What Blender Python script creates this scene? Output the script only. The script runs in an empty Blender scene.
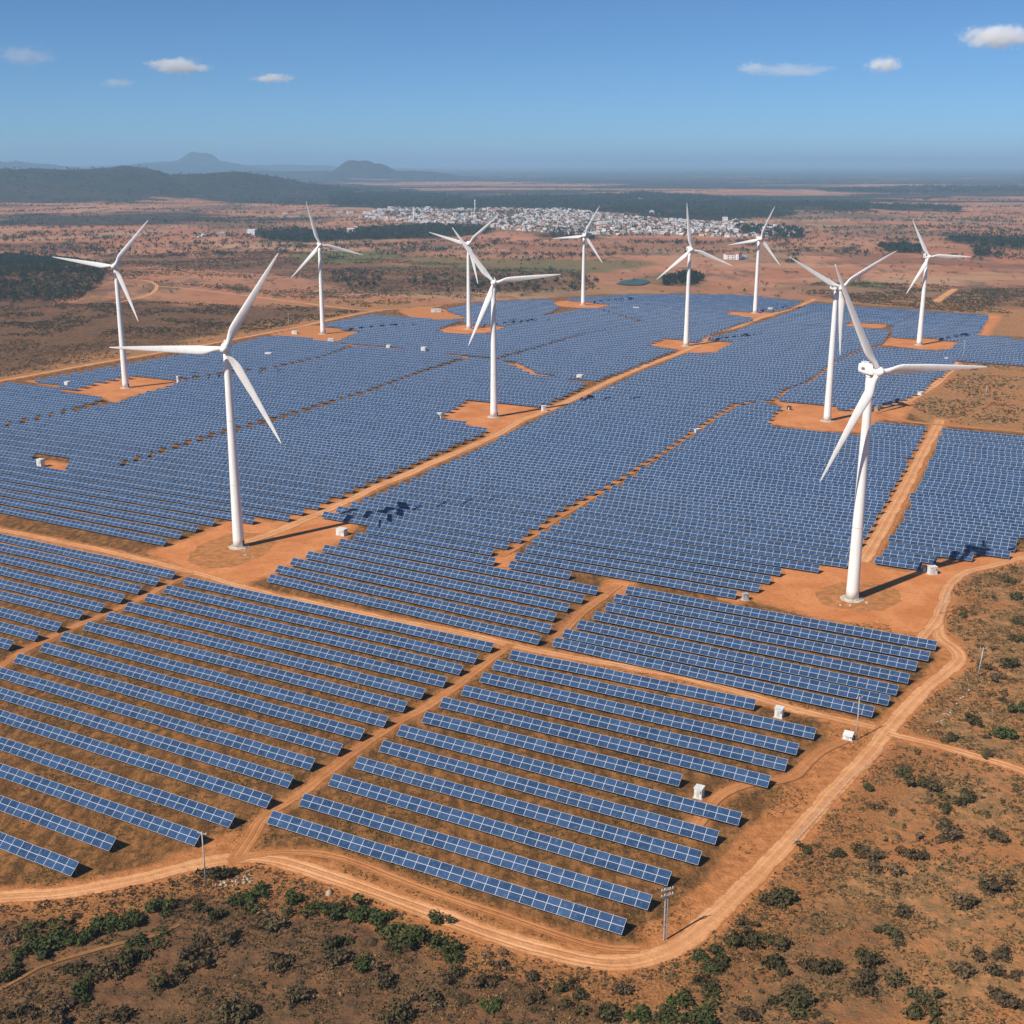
import bpy, math, random
import numpy as np
from mathutils import Vector, Matrix
from mathutils.geometry import tessellate_polygon
S = bpy.context.scene
C = S.collection
R = math.radians
rng = np.random.default_rng(7)
random.seed(7)

# ------------------------------------------------------------------ camera, sky, sun, exposure
CAM_H, F_PX = 154.0, 1225.0
PITCH = math.atan(349 / F_PX)
cam_d = bpy.data.cameras.new("camera")
cam = bpy.data.objects.new("camera", cam_d); C.objects.link(cam)
cam.location = (0, 0, CAM_H)
cam.rotation_euler = (R(90) - PITCH, 0, 0)
cam_d.sensor_width = 36; cam_d.lens = 36 * F_PX / 1024
cam_d.clip_start = 1; cam_d.clip_end = 200000
S.camera = cam

SUN_EL = R(44); SUN_AZ_VEC = Vector((-math.cos(R(41)), -math.sin(R(41))))
W = bpy.data.worlds.new("World"); S.world = W; W.use_nodes = True
wn = W.node_tree; wn.nodes.clear()
sky = wn.nodes.new("ShaderNodeTexSky"); sky.sky_type = 'NISHITA'; sky.sun_disc = False
sky.sun_elevation = SUN_EL
sky.sun_rotation = math.atan2(SUN_AZ_VEC.x, SUN_AZ_VEC.y)
sky.altitude = 3500; sky.air_density = 0.8; sky.dust_density = 5.0; sky.ozone_density = 4.0
bg = wn.nodes.new("ShaderNodeBackground"); bg.inputs[1].default_value = 0.083
wo = wn.nodes.new("ShaderNodeOutputWorld")
tint = wn.nodes.new('ShaderNodeMix'); tint.data_type = 'RGBA'; tint.blend_type = 'MULTIPLY'; tint.inputs[0].default_value = 1
tint.inputs[7].default_value = (.63, .88, 1.02, 1); wn.links.new(sky.outputs[0], tint.inputs[6]); wn.links.new(tint.outputs[2], bg.inputs[0]); wn.links.new(bg.outputs[0], wo.inputs[0])
sun_d = bpy.data.lights.new("sun", 'SUN'); sun_d.energy = 4.7; sun_d.angle = R(0.5); sun_d.color = (1, .92, .80)
sun = bpy.data.objects.new("sun", sun_d); C.objects.link(sun)
sv = Vector((SUN_AZ_VEC.x * math.cos(SUN_EL), SUN_AZ_VEC.y * math.cos(SUN_EL), math.sin(SUN_EL)))
sun.rotation_euler = sv.to_track_quat('Z', 'Y').to_euler()
S.view_settings.view_transform = 'Standard'; S.view_settings.look = 'None'
S.view_settings.gamma = 1; S.view_settings.exposure = 0.25
S.render.engine = 'CYCLES'
S.cycles.max_bounces = 9; S.cycles.diffuse_bounces = 2; S.cycles.glossy_bounces = 2
S.cycles.transparent_max_bounces = 6; S.cycles.volume_bounces = 8
S.cycles.use_denoising = True
S.cycles.volume_step_rate = 1.0; S.cycles.volume_max_steps = 128

# ------------------------------------------------------------------ helpers
def gp(x, y, z=0.0):
    dx = (x - 512) / F_PX; dy = -(y - 512) / F_PX
    d = (dx, math.cos(PITCH) + dy * math.sin(PITCH), -math.sin(PITCH) + dy * math.cos(PITCH))
    t = (z - CAM_H) / d[2]
    return (d[0] * t, d[1] * t)

def gps(pts, z=0.0): return [gp(x, y, z) for x, y in pts]

def hash2(ix, iy, s):
    h = (ix.astype(np.int64) * 374761393 + iy.astype(np.int64) * 668265263 + s * 1442695041) & 0xffffffff
    h = ((h ^ (h >> 13)) * 1274126177) & 0xffffffff
    return ((h ^ (h >> 16)) & 0xffff) / 65535.0

def vnoise(x, y, s=0):
    ix = np.floor(x); iy = np.floor(y); fx = x - ix; fy = y - iy
    fx = fx * fx * (3 - 2 * fx); fy = fy * fy * (3 - 2 * fy)
    a = hash2(ix, iy, s); b = hash2(ix + 1, iy, s); c = hash2(ix, iy + 1, s); d = hash2(ix + 1, iy + 1, s)
    return (a * (1 - fx) + b * fx) * (1 - fy) + (c * (1 - fx) + d * fx) * fy

def fbm(x, y, s=0, o=4):
    t = 0; a = .5; tot = 0
    for k in range(o):
        t = t + a * vnoise(x * 2 ** k, y * 2 ** k, s + k * 17); tot += a; a *= .5
    return t / tot

def smooth(a, b, x):
    t = np.clip((x - a) / (b - a), 0, 1); return t * t * (3 - 2 * t)

def in_poly(px, py, poly):
    r = np.zeros(px.shape, bool); n = len(poly)
    for i in range(n):
        x0, y0 = poly[i]; x1, y1 = poly[(i + 1) % n]
        if y0 == y1: continue
        c = (y0 > py) != (y1 > py)
        r ^= c & (px < (x1 - x0) * (py - y0) / (y1 - y0) + x0)
    return r

def dist_line(px, py, pl, closed=False):
    d = np.full(px.shape, 1e9); n = len(pl)
    for i in range(n if closed else n - 1):
        x0, y0 = pl[i]; x1, y1 = pl[(i + 1) % n]
        dx, dy = x1 - x0, y1 - y0; L2 = dx * dx + dy * dy + 1e-9
        t = np.clip(((px - x0) * dx + (py - y0) * dy) / L2, 0, 1)
        d = np.minimum(d, np.hypot(px - x0 - t * dx, py - y0 - t * dy))
    return d

def catmull(pts, step):
    out = []
    P = [pts[0]] + list(pts) + [pts[-1]]
    for i in range(1, len(P) - 2):
        p0, p1, p2, p3 = [np.array(P[j], float) for j in (i - 1, i, i + 1, i + 2)]
        n = max(1, int(np.linalg.norm(p2 - p1) / step))
        for k in range(n):
            t = k / n
            out.append(tuple(.5 * ((2 * p1) + (-p0 + p2) * t + (2 * p0 - 5 * p1 + 4 * p2 - p3) * t * t + (-p0 + 3 * p1 - 3 * p2 + p3) * t ** 3)))
    out.append(tuple(pts[-1])); return out

def tag(o, label=None, cat=None, group=None, kind=None):
    if label: o['label'] = label
    if cat: o['category'] = cat
    if group: o['group'] = group
    if kind: o['kind'] = kind
    return o

def empty(name, loc, rz=0, parent=None):
    o = bpy.data.objects.new(name, None); C.objects.link(o)
    o.location = loc; o.rotation_euler = (0, 0, rz); o.empty_display_size = 1
    if parent: o.parent = parent
    return o

class MB:
    def __init__(s): s.v = []; s.f = []; s.m = []; s.sm = []
    def add(s, vs, fs, mi=0, sm=False):
        b = len(s.v); s.v += [tuple(v) for v in vs]
        for f in fs: s.f.append(tuple(b + i for i in f)); s.m.append(mi); s.sm.append(sm)
    def box(s, c, d, mi=0, M=None):
        x, y, z = d[0] / 2, d[1] / 2, d[2] / 2
        vs = [Vector((sx * x, sy * y, sz * z)) for sz in (-1, 1) for sy in (-1, 1) for sx in (-1, 1)]
        if M is not None: vs = [M @ v for v in vs]
        vs = [v + Vector(c) for v in vs]
        s.add(vs, [(0, 2, 3, 1), (4, 5, 7, 6), (0, 1, 5, 4), (2, 6, 7, 3), (0, 4, 6, 2), (1, 3, 7, 5)], mi)
    def tube(s, rings, n=16, mi=0, cap=True, sm=True):
        """rings: list of (centre, radius); axis from first to last ring"""
        ax = (Vector(rings[-1][0]) - Vector(rings[0][0])).normalized()
        u = ax.orthogonal().normalized(); w = ax.cross(u)
        vs = []
        for c, r in rings:
            for k in range(n):
                a = 2 * math.pi * k / n
                vs.append(Vector(c) + (u * math.cos(a) + w * math.sin(a)) * r)
        fs = [(i * n + k, i * n + (k + 1) % n, (i + 1) * n + (k + 1) % n, (i + 1) * n + k) for i in range(len(rings) - 1) for k in range(n)]
        s.add(vs, fs, mi, sm)
        if cap:
            b = len(s.v) - len(vs)
            s.f.append(tuple(b + k for k in reversed(range(n)))); s.m.append(mi); s.sm.append(False)
            s.f.append(tuple(b + (len(rings) - 1) * n + k for k in range(n))); s.m.append(mi); s.sm.append(False)
    def mesh(s, name, mats):
        me = bpy.data.meshes.new(name); me.from_pydata(s.v, [], s.f)
        for m in mats: me.materials.append(m)
        me.polygons.foreach_set('material_index', s.m); me.polygons.foreach_set('use_smooth', s.sm)
        me.update(); return me
    def build(s, name, mats, parent=None):
        return link(name, s.mesh(name, mats if isinstance(mats, (list, tuple)) else [mats]), parent)

def link(name, me, parent=None, loc=None):
    o = bpy.data.objects.new(name, me); C.objects.link(o)
    if parent: o.parent = parent
    if loc is not None: o.location = loc
    return o

def np_mesh(name, V, Fq, mats, mi=None):
    """V (n,3); Fq (m,3 or 4)"""
    me = bpy.data.meshes.new(name); k = Fq.shape[1]
    me.vertices.add(len(V)); me.vertices.foreach_set('co', np.ascontiguousarray(V, dtype=np.float32).ravel())
    me.loops.add(Fq.size); me.loops.foreach_set('vertex_index', np.ascontiguousarray(Fq, dtype=np.int32).ravel())
    me.polygons.add(len(Fq)); me.polygons.foreach_set('loop_start', np.arange(0, Fq.size, k, dtype=np.int32))
    for m in mats: me.materials.append(m)
    me.polygons.foreach_set('use_smooth', np.zeros(len(Fq), bool))
    if mi is not None: me.polygons.foreach_set('material_index', mi.astype(np.int32))
    me.update(calc_edges=True); return me

# ------------------------------------------------------------------ node material helpers
class NT:
    def __init__(s, name):
        s.m = bpy.data.materials.new(name); s.m.use_nodes = True; s.t = s.m.node_tree
        s.b = s.t.nodes["Principled BSDF"]; s.out = s.t.nodes["Material Output"]
    def n(s, typ, **kw):
        q = s.t.nodes.new(typ)
        for k, v in kw.items(): setattr(q, k, v)
        return q
    def l(s, a, b): s.t.links.new(a, b)
    def setin(s, sock, v):
        if hasattr(v, 'is_linked') or isinstance(v, bpy.types.NodeSocket): s.l(v, sock)
        else: sock.default_value = v
    def math(s, op, a, b=0.0, clamp=False):
        q = s.n('ShaderNodeMath', operation=op); q.use_clamp = clamp
        s.setin(q.inputs[0], a); s.setin(q.inputs[1], b); return q.outputs[0]
    def ss(s, x, a, b):
        q = s.n('ShaderNodeMapRange', interpolation_type='SMOOTHSTEP'); s.setin(q.inputs[0], x)
        q.inputs[1].default_value = a; q.inputs[2].default_value = b; return q.outputs[0]
    def mix(s, f, a, b, blend='MIX'):
        q = s.n('ShaderNodeMix', data_type='RGBA', blend_type=blend); s.setin(q.inputs[0], f)
        for i, v in ((6, a), (7, b)):
            if isinstance(v, tuple): v = (*v, 1) if len(v) == 3 else v
            s.setin(q.inputs[i], v)
        return q.outputs[2]
    def noise(s, vec, scale, detail=4, rough=.55, dist=0.0):
        q = s.n('ShaderNodeTexNoise'); s.l(vec, q.inputs['Vector'])
        q.inputs['Scale'].default_value = scale; q.inputs['Detail'].default_value = detail
        q.inputs['Roughness'].default_value = rough; q.inputs['Distortion'].default_value = dist; return q.outputs[0]
    def pos(s, sc=(1, 1, 1), rz=0.0):
        g = s.n('ShaderNodeNewGeometry'); mp = s.n('ShaderNodeMapping'); mp.inputs['Scale'].default_value = sc
        mp.inputs['Rotation'].default_value = (0, 0, rz)
        s.l(g.outputs['Position'], mp.inputs['Vector']); return mp.outputs[0]
    def base(s, c, rough=.8, spec=.3):
        if isinstance(c, tuple): c = (*c, 1)
        s.setin(s.b.inputs['Base Color'], c); s.setin(s.b.inputs['Roughness'], rough)
        s.b.inputs['Specular IOR Level'].default_value = spec
    def bump(s, h, strength=.5, dist=.3):
        q = s.n('ShaderNodeBump'); q.inputs['Strength'].default_value = strength; q.inputs['Distance'].default_value = dist
        s.l(h, q.inputs['Height']); s.l(q.outputs[0], s.b.inputs['Normal'])

def plain(name, col, rough=.6, spec=.4, var=.15, scale=.8, metal=0.0):
    t = NT(name); p = t.pos(); nz = t.noise(p, scale, 5)
    a = tuple(c * (1 - var) for c in col); b = tuple(min(1, c * (1 + var)) for c in col)
    t.base(t.mix(t.ss(nz, .3, .7), a, b), rough, spec); t.b.inputs['Metallic'].default_value = metal
    return t.m

# ground
def ground_mat():
    t = NT('ground_earth')
    at = t.n('ShaderNodeAttribute', attribute_name='cover'); sp = t.n('ShaderNodeSeparateColor'); t.l(at.outputs['Color'], sp.inputs[0])
    bare, green, dark = sp.outputs[0], sp.outputs[1], sp.outputs[2]
    at2 = t.n('ShaderNodeAttribute', attribute_name='zone'); sp2 = t.n('ShaderNodeSeparateColor'); t.l(at2.outputs['Color'], sp2.inputs[0])
    field, bank, far = sp2.outputs[0], sp2.outputs[1], sp2.outputs[2]
    p = t.pos()
    n1 = t.noise(p, .045, 6, .6); n2 = t.noise(p, .35, 6, .65); n3 = t.noise(p, 1.6, 4, .7)
    # scrubland: orange soil with grey-brown dry grass
    soil = t.mix(t.ss(n1, .35, .65), (.42, .17, .062), (.51, .25, .105))
    grass = t.mix(t.ss(n3, .3, .7), (.15, .088, .040), (.30, .185, .080))
    gmask = t.ss(t.math('ADD', t.math('MULTIPLY', n2, .65), t.math('MULTIPLY', n1, .45)), .47, .62)
    scrub = t.mix(t.math('MULTIPLY', gmask, .85), soil, grass)
    # farm ground between the rows
    pr = t.pos((1, .22, 1), R(28.5)); r1 = t.noise(pr, .35, 5, .65)
    fl = t.mix(t.ss(r1, .35, .65), (.120, .052, .017), (.34, .150, .050))
    fl = t.mix(t.math('MULTIPLY', t.ss(n2, .46, .60), .75), fl, (.075, .044, .016)); fl = t.mix(t.math('MULTIPLY', t.ss(n3, .50, .64), .5), fl, (.32, .18, .06))
    c = t.mix(field, scrub, fl)
    # embankment
    bk = t.mix(t.ss(n3, .35, .65), (.22, .092, .034), (.46, .20, .072))
    c = t.mix(bank, c, bk)
    # bare dirt
    br = t.mix(t.ss(n2, .3, .7), (.44, .160, .050), (.58, .24, .088))
    bm = t.math('ADD', bare, t.math('MULTIPLY', t.math('SUBTRACT', n2, .5), .7))
    c = t.mix(t.ss(bm, .3, .75), c, br)
    # far plains: long fields of red soil, tan stubble and scrub
    pf = t.pos((1, .5, 1)); f1 = t.noise(pf, .0016, 7, .62, .4); f2 = t.noise(t.pos((1, .45, 1), .5), .006, 6, .6)
    vor = t.n('ShaderNodeTexVoronoi'); vor.inputs['Scale'].default_value = .0075; t.l(t.pos((.55, 1.3, 1), .12), vor.inputs['Vector'])
    vs = t.n('ShaderNodeSeparateColor'); t.l(vor.outputs['Color'], vs.inputs[0])
    fc = t.mix(t.ss(f2, .35, .65), (.41, .160, .085), (.50, .235, .135))
    fc = t.mix(t.math('MULTIPLY', vs.outputs[0], .45), fc, (.27, .15, .085))
    fc = t.mix(t.math('MULTIPLY', t.ss(vs.outputs[1], .75, .8), .5), fc, (.42, .30, .17))
    fc = t.mix(t.math('MULTIPLY', t.ss(f1, .5, .66), .85), fc, (.11, .085, .055))
    sp3 = t.noise(p, .03, 6, .7)
    fc = t.mix(t.math('MULTIPLY', t.ss(sp3, .54, .66), .55), fc, (.085, .07, .045)); fc = t.mix(t.math('MULTIPLY', t.ss(t.noise(t.pos((1, .35, 1)), .012, 6, .75), .52, .60), .75), fc, (.12, .085, .055))
    c = t.mix(far, c, fc)
    # scrub / woodland floor and green crop
    sn = t.noise(p, .05, 6, .7)
    dk = t.mix(t.ss(t.noise(p, .25, 6, .7), .35, .65), (.052, .036, .023), (.175, .092, .047))
    c = t.mix(t.math('MULTIPLY', dark, t.math('ADD', .55, t.math('MULTIPLY', sn, .75)), True), c, dk)
    gn = t.mix(t.ss(sn, .3, .7), (.085, .10, .035), (.16, .15, .06))
    c = t.mix(green, c, gn)
    fr = t.mix(t.ss(t.noise(p, .02, 6, .75), .35, .65), (.009, .020, .016), (.032, .042, .028))
    c = t.mix(t.math('MULTIPLY', t.ss(t.math('ADD', at.outputs['Alpha'], t.math('MULTIPLY', t.math('SUBTRACT', sn, .5), .8)), .3, .6), .93), c, fr)
    t.base(c, .95, .12)
    hb = t.math('ADD', t.math('MULTIPLY', n2, .6), t.math('MULTIPLY', n3, .4))
    t.bump(hb, .8, 1.3)
    return t.m

def road_mat(name, a, b):
    t = NT(name); uv = t.n('ShaderNodeUVMap'); sp = t.n('ShaderNodeSeparateXYZ'); t.l(uv.outputs[0], sp.inputs[0])
    p = t.pos(); n2 = t.noise(p, .5, 6, .65); n1 = t.noise(p, .08, 5, .6); n3 = t.noise(p, 2.5, 3)
    c = t.mix(t.ss(n1, .3, .7), a, b); c = t.mix(t.math('MULTIPLY', t.ss(n2, .45, .7), .5), c, tuple(x * .72 for x in a))
    u = t.math('ABSOLUTE', t.math('SUBTRACT', sp.outputs[0], .5))
    mid = t.math('SUBTRACT', 1, t.ss(u, .02, .12)); edge = t.ss(t.math('ADD', u, t.math('MULTIPLY', t.math('SUBTRACT', n2, .5), .35)), .36, .5)
    c = t.mix(t.math('MULTIPLY', mid, t.math('MULTIPLY', n2, .55)), c, (.30, .14, .06))
    rut = t.math('SUBTRACT', 1, t.ss(t.math('ABSOLUTE', t.math('SUBTRACT', u, .20)), .03, .09)); c = t.mix(t.math('MULTIPLY', rut, t.math('MULTIPLY', n1, .4)), c, tuple(min(.8, x * 1.2) for x in b))
    c = t.mix(t.math('MULTIPLY', edge, .8), c, (.33, .145, .050))
    t.base(c, .95, .1); t.bump(t.math('SUBTRACT', t.math('ADD', n2, t.math('MULTIPLY', n3, .4)), t.math('MULTIPLY', rut, .5)), .6, .5); return t.m

def dirt_mat():
    t = NT('bare_dirt'); p = t.pos(); n1 = t.noise(p, .07, 6, .6, .5); n2 = t.noise(p, .6, 6, .65); n3 = t.noise(p, 3, 3)
    c = t.mix(t.ss(n1, .3, .7), (.50, .175, .056), (.64, .26, .10))
    c = t.mix(t.math('MULTIPLY', t.ss(n2, .5, .7), .6), c, (.27, .11, .043))
    t.base(c, .95, .1); t.bump(t.math('ADD', n2, t.math('MULTIPLY', n3, .4)), .45, .4); return t.m

def panel_mat():
    t = NT('solar_cells'); uv = t.n('ShaderNodeUVMap'); sp = t.n('ShaderNodeSeparateXYZ'); t.l(uv.outputs[0], sp.inputs[0])
    u, v = sp.outputs[0], sp.outputs[1]
    def edge(x, w):
        f = t.math('FRACT', x); return t.math('MULTIPLY', t.math('SUBTRACT', .5, t.math('ABSOLUTE', t.math('SUBTRACT', f, .5))), w)
    e = t.math('MINIMUM', edge(u, 3.0), edge(v, 1.7))
    frame = t.math('SUBTRACT', 1, t.ss(e, .05, .078))
    cmb = t.n('ShaderNodeCombineXYZ'); t.l(t.math('FLOOR', u), cmb.inputs[0]); t.l(t.math('FLOOR', v), cmb.inputs[1])
    oi = t.n('ShaderNodeObjectInfo'); t.l(t.math('MULTIPLY', oi.outputs['Random'], 97.0), cmb.inputs[2])
    wn_ = t.n('ShaderNodeTexWhiteNoise', noise_dimensions='3D'); t.l(cmb.outputs[0], wn_.inputs[0])
    r1 = wn_.outputs[0]
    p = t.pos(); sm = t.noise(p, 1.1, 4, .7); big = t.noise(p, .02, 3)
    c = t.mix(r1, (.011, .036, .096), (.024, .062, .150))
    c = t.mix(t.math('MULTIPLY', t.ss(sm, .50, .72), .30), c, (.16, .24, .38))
    cell = t.math('MINIMUM', edge(t.math('MULTIPLY', u, 6), .5), edge(t.math('MULTIPLY', v, 4), .42))
    c = t.mix(t.math('MULTIPLY', t.math('SUBTRACT', 1, t.ss(cell, .012, .03)), .22), c, (.25, .33, .46))
    c = t.mix(frame, c, (.45, .48, .53))
    t.base(c, t.math('ADD', .10, t.math('MULTIPLY', r1, .08)), .45)
    return t.m

def leaf_mat(name, cols, trans=.15):
    t = NT(name); p = t.pos(); n1 = t.noise(p, .9, 3); n2 = t.noise(p, .09, 3)
    oi = t.n('ShaderNodeObjectInfo')
    c = t.mix(t.ss(n1, .35, .65), cols[0], cols[1]); c = t.mix(t.math('MULTIPLY', t.ss(n2, .4, .6), .7), c, cols[2])
    hs = t.n('ShaderNodeHueSaturation'); t.l(c, hs.inputs['Color']); t.l(t.math('ADD', .75, t.math('MULTIPLY', oi.outputs['Random'], .5)), hs.inputs['Value'])
    t.base(hs.outputs[0], .85, .15)
    tr = t.n('ShaderNodeBsdfTranslucent'); t.l(hs.outputs[0], tr.inputs[0]); mx = t.n('ShaderNodeMixShader'); mx.inputs[0].default_value = trans
    t.l(t.b.outputs[0], mx.inputs[1]); t.l(tr.outputs[0], mx.inputs[2]); t.l(mx.outputs[0], t.out.inputs[0]); return t.m

M = {}
M['ground'] = ground_mat()
M['road'] = road_mat('packed_dirt_road', (.60, .265, .110), (.72, .36, .170))
M['track'] = road_mat('worn_dirt_track', (.42, .165, .058), (.55, .235, .090))
M['dirt'] = dirt_mat(); M['path'] = road_mat('footpath_earth', (.25, .12, .050), (.33, .17, .070))
M['panel'] = panel_mat()
M['alu'] = plain('aluminium_edge', (.55, .56, .58), .4, .5, .1, metal=.3)
M['under'] = plain('panel_underside', (.045, .045, .05), .7)
M['steel'] = plain('galvanised_steel', (.28, .28, .28), .5, .5, .2, metal=.5)
def white_mat():
    t = NT('white_turbine_paint'); p = t.pos((1, 1, .15)); n = t.noise(p, .7, 5, .6)
    st = t.noise(t.pos((1.6, 1.6, .05)), 1.2, 5, .7); c = t.mix(t.ss(n, .4, .75), (.86, .86, .85), (.78, .77, .74)); c = t.mix(t.math('MULTIPLY', t.ss(st, .55, .75), .4), c, (.58, .55, .50)); t.base(c, .45, .45); return t.m
M['white'] = white_mat()
M['concrete'] = plain('pale_concrete', (.50, .43, .35), .9, .2, .25, 1.2)
M['rock'] = plain('pale_rock', (.46, .36, .27), .9, .2, .3, 1.5)
M['kiosk'] = plain('kiosk_paint', (.70, .70, .68), .5, .4, .08)
M['dark'] = plain('dark_metal', (.05, .05, .055), .5, .4)
M['door'] = plain('kiosk_door_paint', (.50, .52, .54), .5, .4, .05)
M['pole'] = plain('weathered_pole', (.42, .39, .36), .8, .3, .2, 2)
M['bark'] = plain('bark', (.10, .065, .04), .9, .1)
M['shrub_dry'] = leaf_mat('dry_shrub_leaves', [(.105, .072, .040), (.18, .122, .066), (.075, .060, .030)])
M['shrub_olive'] = leaf_mat('olive_shrub_leaves', [(.060, .058, .022), (.105, .092, .038), (.090, .066, .032)])
M['shrub_green'] = leaf_mat('green_bush_leaves', [(.050, .068, .018), (.090, .112, .034), (.060, .070, .024)])
M['tree'] = leaf_mat('tree_leaves', [(.018, .034, .018), (.038, .054, .028), (.026, .036, .022)])
M['straw'] = leaf_mat('dry_grass_blades', [(.26, .15, .06), (.40, .25, .10), (.17, .11, .05)])
M['tinroof'] = plain('pale_flat_roof', (.50, .51, .53), .7, .3, .2, .2)
M['redroof'] = plain('clay_tile_roof', (.34, .13, .08), .8, .2, .2, .2)

# ------------------------------------------------------------------ plan of the site (pixels of the photograph, laid on the ground plane)
perim = [(-160, 905), (-60, 903), (0, 897), (60, 893), (130, 880), (190, 866), (235, 859), (280, 861), (340, 880), (420, 908), (500, 938), (560, 954), (610, 963), (645, 959), (680, 943), (715, 915), (780, 851), (830, 795), (868, 755), (888, 730), (925, 690), (952, 668), (960, 657), (953, 647), (940, 638), (937, 622)]
ROADS = [  # name, points, width, material, label
 ('road', perim, 5.2, 'road', 'orange dirt road curving round the front and right of the solar farm'),
 ('road', [(-160, 505), (-60, 520), (0, 530), (75, 545), (140, 559), (195, 573), (264, 593), (328, 606), (392, 620), (456, 632), (515, 646), (558, 655), (622, 666), (690, 679), (754, 697), (800, 711), (840, 720), (875, 728)], 4.2, 'road', 'dirt road crossing the farm between the front and rear panel blocks'),
 ('road', [(-100, 712), (-30, 682), (0, 667), (25, 650), (62, 632), (100, 616), (140, 599), (175, 580), (192, 573)], 3.4, 'track', 'narrow dirt track between the two front left panel blocks'),
 ('road', [(236, 858), (250, 838), (264, 817), (300, 794), (328, 772), (360, 747), (400, 721), (432, 703), (455, 687), (480, 667), (503, 650), (512, 644)], 3.6, 'track', 'rutted dirt track running up between the two front panel blocks'),
 ('road', [(228, 862), (250, 856), (285, 852), (340, 858), (420, 888), (500, 915), (590, 945), (640, 950)], 2.6, 'track', 'faint inner track beside the front row of panels'),
 ('road', [(240, 545), (280, 530), (320, 513), (345, 502), (375, 487), (401, 477), (434, 462), (477, 444), (500, 433), (520, 421), (545, 411), (575, 398), (600, 386), (640, 368), (680, 353), (703, 342), (710, 334), (737, 327), (760, 318), (790, 309), (808, 302), (815, 299)], 6.0, 'road', 'long dirt road running diagonally up the middle of the farm'),
 ('road', [(862, 562), (873, 545), (887, 520), (908, 482), (924, 450), (936, 429), (940, 420)], 6.5, 'road', 'straight dirt road between the two right hand panel blocks'),
 ('road', [(920, 640), (938, 618), (948, 588), (965, 573), (991, 566), (1024, 558), (1100, 545)], 4.5, 'road', 'dirt road leaving the right turbine clearing towards the right edge'),
 ('road', [(888, 734), (903, 738), (935, 745), (978, 757), (1024, 772), (1090, 800)], 3.6, 'road', 'pale dirt track forking off through the scrub on the right'),
 ('road', [(-90, 396), (0, 381), (23, 377), (94, 364), (159, 353), (231, 340), (299, 327), (321, 322), (364, 313), (380, 311)], 5.5, 'road', 'perimeter dirt road along the far left side of the farm'),
 ('road', [(134, 286), (150, 287), (157, 291), (152, 297), (140, 301), (115, 306)], 5.0, 'road', 'looping dirt track in the scrub left of the farm'),
 ('road', [(158, 291), (200, 293), (280, 301), (330, 307), (358, 310), (380, 310), (421, 308), (440, 306)], 5.0, 'road', 'dirt road crossing the scrub behind the left turbines'),
 ('road', [(331, 342), (349, 345), (389, 348), (424, 351), (457, 356), (480, 359), (498, 361), (515, 367), (535, 376), (567, 379), (594, 382)], 5.0, 'track', 'service track between the rear panel blocks'),
 ('road', [(936, 302), (944, 296), (955, 289)], 9.0, 'road', 'short orange track in the scrub beyond the right blocks'),
 ('road', [(30, 381), (50, 385), (80, 389)], 6.0, 'track', 'short dirt spur from the perimeter to the left turbine'),
 ('road', [(872, 411), (897, 405), (914, 398), (936, 384), (950, 371), (960, 361), (1000, 363), (1060, 369)], 6.0, 'road', 'dirt road round the scrub patch at the right edge'),
 ('road', [(880, 413), (905, 421), (940, 425), (1000, 430), (1060, 436)], 5.0, 'track', 'dirt strip behind the right hand panel block'),
 ('road', [(556, 640), (567, 628), (585, 610), (603, 597), (618, 585)], 4.0, 'track', 'short dirt gap between panel rows in the middle of the farm'),
 ('road', [(500, 557), (525, 541), (556, 519), (622, 479), (697, 430), (735, 406), (770, 400)], 3.8, 'track', 'narrow dirt lane between the two central panel blocks'),
 ('road', [(770, 402), (788, 391), (810, 382), (834, 364), (862, 350), (883, 346)], 3.5, 'track', 'narrow dirt lane behind the central right turbine'),
 ('road', [(690, 836), (715, 800), (745, 785), (790, 778), (820, 752), (850, 738)], 3.4, 'track', 'faint looping track beside the white kiosks'),
 ('road', [(-40, 1000), (0, 990), (40, 968), (80, 955), (120, 944), (160, 935), (180, 925)], .9, 'path', 'faint footpath crossing the front scrub'),
]
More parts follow.
